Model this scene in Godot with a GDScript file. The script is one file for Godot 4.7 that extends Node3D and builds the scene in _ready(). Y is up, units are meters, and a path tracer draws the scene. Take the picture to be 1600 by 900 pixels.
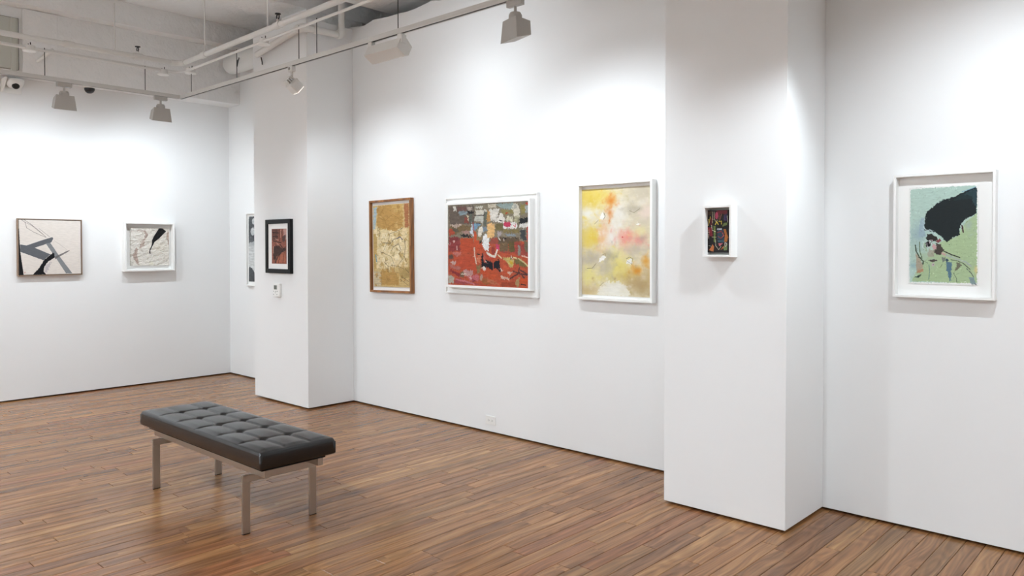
extends Node3D
# A white gallery room: long wall on z = 0 (x runs along it), far wall on x = XL, floor on y = 0.

const XL := -8.6486
const ZT := 1.05          # lighting track along the long wall
const XT := -7.56         # lighting track along the far wall
const YT := 2.985         # height of the track
const ROOM_X := 4.6
const ROOM_Z := 7.6
const SLAB := 4.0

var M := {}
var used := {}
var noise := FastNoiseLite.new()

const ART_RED := [
	[0,128,118,100,1,9,-71,-167,1043,-81,1046,503,-79,473],
	[0,176,78,50,1,9,-79,489,1045,459,1047,1037,-85,1059],
	[0,98,86,76,1,9,16,15,81,13,348,23,347,249,17,238],
	[0,205,200,190,1,9,73,16,115,22,114,78,76,72],
	[0,105,75,68,1,9,122,22,245,30,245,85,125,78],
	[0,125,140,145,1,9,140,83,252,89,252,127,178,130,148,128],
	[0,175,160,148,1,9,253,34,319,35,315,82,260,79],
	[0,30,28,30,1,9,252,86,340,91,333,121,274,118],
	[0,125,65,55,1,9,222,153,259,162,281,232,214,229],
	[0,90,95,85,1,9,289,122,325,124,318,227,285,219],
	[0,215,200,165,1,9,248,127,263,135,281,212,270,208],
	[0,200,195,180,1,9,362,37,456,36,449,56,370,58],
	[0,200,195,182,1,9,369,72,506,80,506,100,448,145,369,134],
	[0,185,185,175,1,9,347,153,463,146,462,241,419,225,354,208],
	[0,95,100,90,1,9,477,106,513,101,505,284,462,261],
	[0,185,140,85,1,9,513,94,544,96,548,218,502,229],
	[0,115,95,65,1,9,17,263,199,250,303,275,287,337,183,333,115,365,23,376],
	[0,180,160,145,1,9,17,248,192,242,116,295,63,272],
	[0,165,72,50,1,9,9,305,55,293,100,365,16,383],
	[0,85,80,65,1,9,47,292,123,295,153,339,93,336],
	[0,115,150,175,1,9,310,289,347,236,441,240,405,279,361,326,317,317],
	[0,200,205,210,1,9,295,337,317,248,332,235,324,304,346,394,317,386],
	[0,220,212,195,1,9,390,389,405,293,441,274,484,297,440,363,433,397],
	[0,120,135,145,1,9,448,281,519,291,512,318,469,351],
	[0,165,130,120,1,9,183,347,228,321,287,330,287,372,228,369],
	[0,35,33,33,1,9,164,381,198,361,228,376,295,379,316,407,175,403],
	[0,180,78,45,1,9,168,416,335,415,334,484,167,480],
	[0,195,85,50,1,9,346,339,375,347,382,485,342,484],
	[0,120,50,50,1,9,16,397,160,402,160,479,15,476],
	[0,140,115,80,1,9,382,396,440,398,440,446,386,444],
	[0,45,42,38,1,9,411,445,440,439,440,487,414,486],
	[0,228,228,226,1,9,447,487,462,391,490,365,540,401,533,489],
	[0,225,180,120,1,9,505,366,526,312,519,257,562,232,590,260,589,409,540,408],
	[1,170,70,70,1,9,332,228,339,277,343,332],
	[1,60,55,50,1,7,347,139,470,143,477,99],
	[1,130,85,50,1,8,551,259,547,326,576,300],
	[1,50,45,45,1,6,376,237,434,240],
	[0,140,155,150,1,9,616,13,828,14,801,91,672,63],
	[0,190,180,160,1,9,518,13,616,13,616,60,518,57],
	[0,215,210,200,1,9,539,75,661,76,651,122,623,222,553,211],
	[0,135,125,80,1,9,672,83,822,93,822,139,720,146],
	[0,220,215,205,1,9,623,228,658,143,692,118,733,214,706,239],
	[0,205,200,175,1,9,740,207,767,149,822,185,828,232,754,228],
	[0,205,198,180,1,9,795,78,828,21,882,31,902,104,895,176,855,174,828,159,822,99],
	[0,165,165,155,1,9,835,34,868,36,868,89,835,80],
	[0,140,130,75,1,9,908,32,961,36,961,140,915,151],
	[0,160,165,160,1,9,964,56,1000,52,1000,129,968,141],
	[0,175,65,45,1,9,961,16,1000,13,1000,42,967,40],
	[0,165,70,45,1,9,733,124,774,123,767,139,740,135],
	[0,165,160,130,1,9,835,166,895,176,889,248,835,239],
	[0,28,30,32,1,9,895,255,902,189,994,191,988,239,948,257],
	[0,215,212,205,1,9,889,300,895,261,988,253,1001,305],
	[0,110,100,65,1,9,609,248,706,246,706,333,616,329],
	[0,225,220,215,1,9,706,293,713,233,869,247,875,313,713,306],
	[0,125,110,70,1,9,706,319,895,327,895,367,713,353],
	[0,60,65,65,1,9,909,328,968,330,969,455,906,433],
	[0,160,65,50,1,9,975,304,1001,299,1001,456,978,455],
	[0,95,78,60,1,9,643,411,896,420,896,499,636,492],
	[0,130,140,145,1,9,720,367,855,378,869,399,761,402],
	[0,225,180,120,1,9,510,257,602,248,609,356,573,416,510,407],
	[0,165,155,155,1,9,630,350,685,345,678,399,644,398],
	[0,150,75,55,1,9,835,457,922,467,896,499,842,498],
	[0,150,75,60,1,9,552,422,637,411,650,492,552,490],
	[0,190,60,90,1,8,798,263,790,282,768,294,740,292,718,279,709,259,718,240,740,229,767,230,789,243],
	[1,40,38,38,1,7,661,210,699,222],
	[1,190,80,90,1,7,828,271,849,299,855,259],
	[1,90,80,60,1,6,882,195,875,307],
	[1,220,210,200,1,10,650,418,671,446],
	[1,35,30,30,1,11,706,420,740,428],
	[1,225,215,205,1,6,713,427,716,454],
	[1,45,40,40,1,7,842,411,869,432],
	[0,135,55,55,1,9,7,435,160,440,159,574,14,578],
	[0,180,75,45,1,9,164,440,335,445,334,591,174,581],
	[0,180,75,48,1,9,90,665,285,632,344,647,373,814,180,800,104,779],
	[0,185,110,100,1,9,44,586,174,588,166,637,113,644],
	[0,95,70,60,1,9,13,628,75,622,74,672,13,671],
	[0,190,160,150,1,9,28,707,105,700,104,743,51,750],
	[0,165,100,90,1,9,12,743,172,772,149,821,35,786],
	[0,130,45,45,1,9,19,793,149,843,171,878,141,893,27,836],
	[0,110,85,65,1,9,164,836,210,828,217,892,164,900],
	[0,185,140,135,1,9,210,807,329,814,328,863,247,892,209,871],
	[0,185,100,105,1,9,239,899,387,849,416,926,313,948],
	[0,170,160,145,1,9,-1,872,87,900,71,979,2,973],
	[0,150,65,70,1,9,79,950,148,921,268,955,445,981,94,986],
	[0,130,105,70,1,9,373,745,438,745,416,835,380,835],
	[0,18,18,28,1,9,439,614,461,593,475,676,589,712,588,794,489,773,438,773],
	[0,175,65,45,1,9,489,607,589,650,589,698,518,677],
	[0,175,90,75,1,9,450,614,482,607,489,711,467,711],
	[0,185,75,40,1,9,438,807,560,787,588,794,588,931,517,890,445,856],
	[0,180,150,130,1,9,423,856,460,870,445,925,423,926],
	[0,150,90,50,1,9,445,932,474,897,538,931,581,972,459,974],
	[0,228,228,226,1,9,447,490,461,449,533,451,532,574,475,566],
	[0,190,80,48,1,9,353,446,404,447,439,572,381,585],
	[0,190,110,80,1,9,381,640,432,620,424,710,381,710],
	[1,190,110,115,1,16,103,929,239,949,342,976],
	[1,205,180,160,1,14,349,536,352,619,373,724],
	[1,210,185,170,1,9,489,697,574,773],
	[0,220,210,190,1,9,175,853,243,853,243,867,175,868],
	[0,215,205,195,1,8,497,787,493,802,481,812,467,812,456,802,451,787,456,771,467,762,482,762,493,771],
	[1,40,35,30,1,9,381,613,417,613],
	[0,240,210,200,1,8,93,456,90,461,81,465,71,464,63,461,60,455,63,449,71,446,82,446,90,450],
	[1,205,170,160,1,12,118,516,121,559],
	[0,205,170,165,1,8,312,906,309,914,303,919,294,919,288,914,285,906,288,898,294,892,303,892,309,897],
	[0,130,50,60,1,8,361,937,357,947,346,954,332,954,321,948,317,937,321,927,332,920,346,920,357,926],
	[0,110,90,65,1,9,671,469,761,471,767,579,664,577],
	[0,95,80,45,1,9,767,465,835,467,842,580,774,579],
	[0,150,65,55,1,9,842,473,1001,504,1002,662,842,600,671,590,671,577,842,580],
	[0,130,125,115,1,9,879,508,909,508,909,628,879,627],
	[0,105,95,75,1,9,949,463,1001,465,1002,583,962,589],
	[0,190,65,100,1,9,615,494,657,495,661,563,622,555],
	[0,140,55,45,1,9,566,534,608,521,608,616,566,609],
	[0,18,18,28,1,9,509,690,587,712,657,671,674,835,643,794,587,780,508,780],
	[0,185,165,100,1,9,695,651,795,649,835,680,822,767,788,754],
	[0,190,85,55,1,9,695,706,747,747,767,794,705,801],
	[0,185,155,50,1,9,767,686,815,687,822,734,788,720],
	[0,110,98,58,1,9,842,660,896,667,989,755,923,748,835,714],
	[0,185,80,45,1,9,508,794,594,807,671,862,678,903,508,890],
	[0,200,170,150,1,9,678,855,788,895,767,909,678,896],
	[0,195,160,140,1,9,754,814,829,814,781,848],
	[0,185,75,35,1,9,903,888,1003,874,1003,953,903,955],
	[0,155,125,85,1,9,849,915,896,874,896,982,856,982],
	[0,150,65,40,1,9,677,944,842,928,849,982,677,992],
	[0,175,100,70,1,9,508,897,593,924,677,978,579,972,508,946],
	[1,215,205,190,1,21,509,594,566,636,608,637,633,562],
	[1,200,185,135,1,13,822,646,896,667,949,701,996,748],
	[1,175,80,60,1,10,583,712,587,780],
	[1,205,190,150,1,11,643,617,685,658],
	[1,215,200,185,1,11,674,780,692,807],
	[1,85,50,45,1,14,896,767,883,834,788,895],
	[1,85,50,45,1,14,822,807,896,834,983,847],
	[1,85,50,45,1,14,909,794,989,841],
	[1,85,50,45,1,14,903,821,950,881],
	[1,40,30,30,1,9,916,954,970,964],
	[1,235,225,205,1,7,801,629,801,653],
	[1,30,28,25,1,6,795,639,796,673],
	[1,225,190,170,1,10,923,628,989,646]]

const ART_YELLOW := [
	[0,226,214,184,1,9,-168,-193,1206,-125,1216,1179,-186,1216],
	[2,232,204,92,0.874,0,103,63,258,134],
	[2,234,212,110,0.8280000000000001,0,298,70,223,95],
	[2,222,190,70,0.7360000000000001,0,152,134,91,66],
	[2,240,238,232,0.8280000000000001,0,90,239,168,86],
	[2,238,235,230,0.7360000000000001,0,559,236,175,159],
	[2,196,186,166,0.644,0,881,48,223,127],
	[2,172,162,140,0.7360000000000001,0,757,204,136,52],
	[2,240,236,230,0.46,0,859,149,85,37],
	[2,222,132,48,0.874,0,442,120,82,53],
	[2,218,128,60,0.7360000000000001,0,427,228,47,49],
	[2,232,206,96,0.8280000000000001,0,112,454,190,145],
	[2,228,196,66,0.7360000000000001,0,199,463,76,67],
	[2,234,168,112,0.7360000000000001,0,349,420,90,98],
	[2,236,186,140,0.644,0,332,518,90,115],
	[2,244,240,236,0.7360000000000001,0,452,467,142,151],
	[2,240,150,136,0.874,0,676,455,161,74],
	[2,236,150,140,0.782,0,860,490,96,52],
	[2,238,190,165,0.552,0,664,559,116,56],
	[2,200,190,170,0.552,0,882,311,168,110],
	[2,228,212,196,0.552,0,950,239,111,92],
	[2,176,166,150,0.552,0,883,465,70,37],
	[2,232,216,118,0.8280000000000001,0,558,724,219,124],
	[2,234,222,140,0.8280000000000001,0,122,817,190,117],
	[2,236,226,150,0.644,0,511,618,147,76],
	[2,226,212,120,0.644,0,439,831,149,67],
	[2,182,172,158,0.7360000000000001,0,160,655,159,87],
	[2,186,178,166,0.644,0,379,740,120,105],
	[2,190,180,165,0.644,0,791,575,171,65],
	[2,150,140,125,0.46,0,428,625,89,57],
	[2,222,142,40,0.874,0,810,762,92,56],
	[2,222,150,50,0.782,0,942,673,68,44],
	[2,200,170,90,0.552,0,676,830,145,66],
	[2,176,150,104,0.782,0,884,911,198,102],
	[2,184,156,108,0.552,0,792,874,143,66],
	[2,196,168,116,0.6900000000000001,0,96,966,215,68],
	[2,190,160,104,0.552,0,974,798,85,93],
	[2,238,214,205,0.46,0,950,225,97,73],
	[2,236,226,150,0.46,0,860,399,113,55],
	[2,238,234,222,0.9,0,475,945,166,65],
	[0,240,237,226,0.7,20,232,1000,274,953,298,912,347,902,396,868,468,877,558,858,610,891,664,893,680,932,727,953,699,999],
	[0,243,240,232,1,12,268,281,297,240,334,225,355,265,309,294],
	[0,243,240,232,1,12,251,697,283,655,331,629,372,639,331,672],
	[0,243,240,232,1,12,671,694,680,667,734,649,759,691,727,712],
	[0,243,240,232,1,12,796,341,832,321,864,340,825,354],
	[1,104,94,76,0.7,8,338,289,360,259,341,229],
	[1,104,94,76,0.7,5,310,623,363,611,372,630],
	[1,104,94,76,0.7,6,88,752,167,749,226,703],
	[1,104,94,76,0.7,6,664,657,711,640,759,656,741,706],
	[1,104,94,76,0.7,4,680,679,727,697],
	[1,104,94,76,0.7,5,711,218,773,237,850,204],
	[1,104,94,76,0.7,4,284,912,337,878],
	[1,104,94,76,0.7,4,199,333,261,293],
	[0,214,90,90,1,8,629,457,627,461,621,464,614,464,608,461,606,457,608,452,614,450,621,450,627,453]]

const ART_GREEN := [
	[0,238,238,234,1,9,-203,-94,1280,-43,1285,1095,-197,1111],
	[0,180,205,193,1,7,15,23,184,12,962,8,980,75,986,976,16,986],
	[0,170,192,150,1,10,470,569,701,519,819,373,981,286,988,976,749,981,378,974,45,976,93,889,283,725],
	[2,170,192,158,0.8,0,283,744,169,92],
	[2,155,178,182,0.9,0,149,480,114,132],
	[2,150,178,182,0.9,0,64,810,77,33],
	[2,176,200,188,0.8,0,63,644,67,80],
	[2,185,210,205,0.7,0,55,896,67,47],
	[2,165,182,168,0.9,0,864,405,59,55],
	[0,150,170,185,0.7,9,176,315,224,316,234,448,253,514,139,513,158,381],
	[0,30,38,40,1,9,229,408,243,290,262,251,318,232,393,182,496,139,653,111,763,75,890,40,962,23,980,62,972,286,909,310,819,340,764,385,737,442,747,500,655,519,600,550,563,570,526,550,488,517,395,470,282,449,234,448],
	[0,52,82,92,0.6,14,890,50,971,43,976,215,926,189,908,111,799,95],
	[0,36,60,62,0.5,9,745,94,926,60,926,137,653,149],
	[1,125,165,185,1,11,772,65,890,40,962,22],
	[1,160,185,180,1,6,505,138,431,170],
	[1,70,45,45,1,21,773,404,792,469],
	[1,200,215,215,1,10,215,408,253,442,329,449,414,503],
	[1,150,170,170,1,8,300,436,376,456],
	[0,45,42,40,1,9,254,534,272,488,329,482,414,516,433,549,358,561,282,554],
	[0,35,28,34,1,8,329,590,321,608,300,618,274,618,253,607,244,590,252,572,274,562,300,562,321,573],
	[0,75,68,62,1,9,395,575,470,595,517,647,471,699,396,692,367,659,414,640],
	[0,200,160,160,1,9,358,587,395,594,414,634,377,653,348,620],
	[0,130,70,75,1,9,395,561,461,529,479,556,433,575],
	[1,235,220,225,1,7,311,580,310,547,353,548,334,587],
	[1,225,215,220,1,7,268,577,273,606,301,626],
	[0,195,165,155,1,9,480,667,564,687,554,713,489,699],
	[0,165,155,140,0.7,9,301,639,377,659,377,712,302,725,273,698],
	[0,150,170,140,0.7,9,216,560,254,580,273,665,216,645],
	[1,215,225,225,1,9,225,566,206,619,245,646],
	[1,168,180,168,1,29,554,700,702,739,839,772,902,807],
	[1,52,50,48,1,16,517,660,619,693,748,725],
	[1,60,60,55,1,9,619,747,711,758,793,781,893,842],
	[0,112,112,95,1,9,702,771,784,797,730,836,666,875,702,817],
	[0,92,122,138,1,9,555,765,633,778,629,933,602,966,578,869,555,862],
	[0,60,82,98,1,8,586,753,582,762,571,768,557,768,546,762,542,753,546,744,557,738,571,738,582,744],
	[0,120,130,120,1,9,489,725,545,726,536,771,499,771],
	[1,60,70,55,1,17,96,598,106,658,159,724,217,764,212,797],
	[1,95,110,80,1,12,158,566,164,665,197,731],
	[0,172,158,138,0.9,9,102,671,188,764,217,817,208,869,122,889,112,817],
	[0,180,140,110,1,9,117,870,207,843,227,869,131,889],
	[0,45,60,55,1,9,84,936,131,916,198,896,179,922,141,945,127,932],
	[0,80,75,70,1,8,429,758,416,765,380,770,337,770,301,765,288,758,301,750,336,745,380,745,415,750],
	[0,195,175,180,1,8,386,797,382,808,370,814,357,814,345,808,341,797,345,786,356,780,370,780,382,786],
	[0,130,120,130,1,8,373,797,371,802,366,804,361,804,356,802,354,797,356,792,360,790,366,790,371,792],
	[1,100,130,125,0.7,14,302,804,312,869,303,948],
	[1,100,115,95,1,7,231,764,283,784],
	[1,80,90,80,1,7,657,881,703,933,708,972],
	[1,110,120,95,1,7,499,791,471,823],
	[0,130,150,152,1,9,876,919,948,919,984,989,912,990],
	[1,95,105,95,1,12,848,836,911,881,939,913],
	[2,216,200,140,0.9,0,974,849,24,51],
	[0,60,70,60,1,8,608,597,607,600,603,602,598,602,593,600,592,597,593,595,597,593,603,593,607,595],
	[1,30,30,30,1,9,921,993,935,995],
	[1,40,50,50,1,10,966,986,979,994]]

const ART_SMALL := [
	[0,26,18,18,1,9,-658,-304,1686,-246,1718,1312,-777,1315],
	[0,110,35,45,1,9,462,9,967,11,932,154,765,83,527,113],
	[0,75,55,40,1,9,34,18,257,22,219,124,47,104],
	[0,60,35,75,1,9,798,118,966,87,965,258,796,255],
	[0,120,30,40,1,9,34,401,278,404,288,617,165,615],
	[0,95,30,35,1,9,182,176,286,177,279,369,175,350],
	[0,105,125,60,1,9,334,370,424,371,423,761,343,743],
	[0,185,110,50,1,9,793,446,895,447,996,624,961,748,823,747,859,587],
	[0,60,90,105,1,9,512,708,824,693,823,764,545,762],
	[0,45,65,85,1,9,518,460,793,463,824,693,512,690],
	[0,205,110,120,1,9,545,784,788,773,613,853],
	[0,190,110,60,1,9,135,942,299,797,367,870,328,979],
	[0,185,105,55,1,9,646,926,822,836,856,873,716,926],
	[0,110,125,70,1,9,795,307,981,292,930,361,725,392],
	[0,110,130,80,1,9,786,872,977,801,959,945,820,945],
	[0,195,200,205,1,9,501,433,725,427,724,462,501,463],
	[0,190,70,100,1,8,550,130,535,183,496,215,450,214,413,181,400,128,416,76,454,44,501,45,537,78],
	[1,150,90,70,1,36,697,99,627,218],
	[1,130,80,65,1,31,595,114,575,217],
	[1,205,195,165,1,23,290,40,288,299],
	[1,200,185,160,1,21,359,41,360,196,454,284,507,233],
	[1,205,195,165,1,17,267,212,387,214],
	[1,215,205,180,1,23,244,359,275,474,430,508],
	[1,200,190,150,1,21,270,631,461,633],
	[1,225,200,70,1,36,418,344,471,270,555,338],
	[1,225,200,70,1,33,584,272,694,262,699,331],
	[1,210,185,110,1,23,17,225,118,216,106,349,18,362,17,225],
	[1,220,190,60,1,25,183,150,125,305],
	[1,205,190,170,1,21,31,471,29,659],
	[1,205,180,160,1,21,119,455,111,660],
	[1,205,180,160,1,15,35,525,116,526],
	[1,205,180,160,1,15,33,578,114,579],
	[1,205,180,160,1,15,31,623,112,624],
	[1,150,50,50,1,33,516,530,689,497,798,586,686,665,556,619],
	[1,205,120,120,1,21,757,533,808,604,721,639],
	[1,215,205,180,1,21,425,690,438,834,576,929,682,853],
	[1,220,220,215,1,23,36,758,53,941],
	[1,200,200,180,1,21,959,138,984,292],
	[1,225,215,200,1,23,864,765,953,783,897,855,856,837,864,765],
	[1,150,160,140,1,23,103,832,244,851],
	[1,60,60,110,1,25,848,136,847,239]]

const ART_PRINT := [
	[0,150,94,78,1,9,-2133,-712,2412,-658,2214,2101,-2368,2210],
	[0,205,170,160,0.8,20,792,-7,1052,-6,1070,258,840,352],
	[0,75,55,52,0.55,25,38,6,490,23,430,321,49,353],
	[0,58,44,42,0.85,22,152,495,493,484,749,571,974,554,947,617,627,697,387,886,122,889,101,668],
	[0,80,62,60,0.9,20,737,227,965,165,914,352,763,383],
	[0,200,120,90,0.6,30,319,793,928,664,942,976,305,981],
	[1,52,38,38,0.85,39,68,101,483,117],
	[1,52,38,38,0.85,39,98,211,437,227],
	[1,52,38,38,0.85,34,302,23,315,353],
	[1,52,38,38,0.85,34,528,24,518,352],
	[1,52,38,38,0.85,45,939,523,472,760,229,982],
	[1,52,38,38,0.85,39,571,446,931,633],
	[1,52,38,38,0.85,34,99,700,305,981],
	[1,52,38,38,0.85,34,714,40,728,352],
	[1,52,38,38,0.85,34,125,353,650,399],
	[1,52,38,38,0.85,34,232,447,449,572],
	[1,52,38,38,0.85,28,854,664,756,977],
	[1,52,38,38,0.85,28,547,760,456,980],
	[1,222,180,160,0.8,28,266,290,468,321],
	[1,222,180,160,0.8,28,349,400,457,462],
	[1,222,180,160,0.8,34,113,510,114,699],
	[1,222,180,160,0.8,28,640,24,600,258]]

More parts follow.
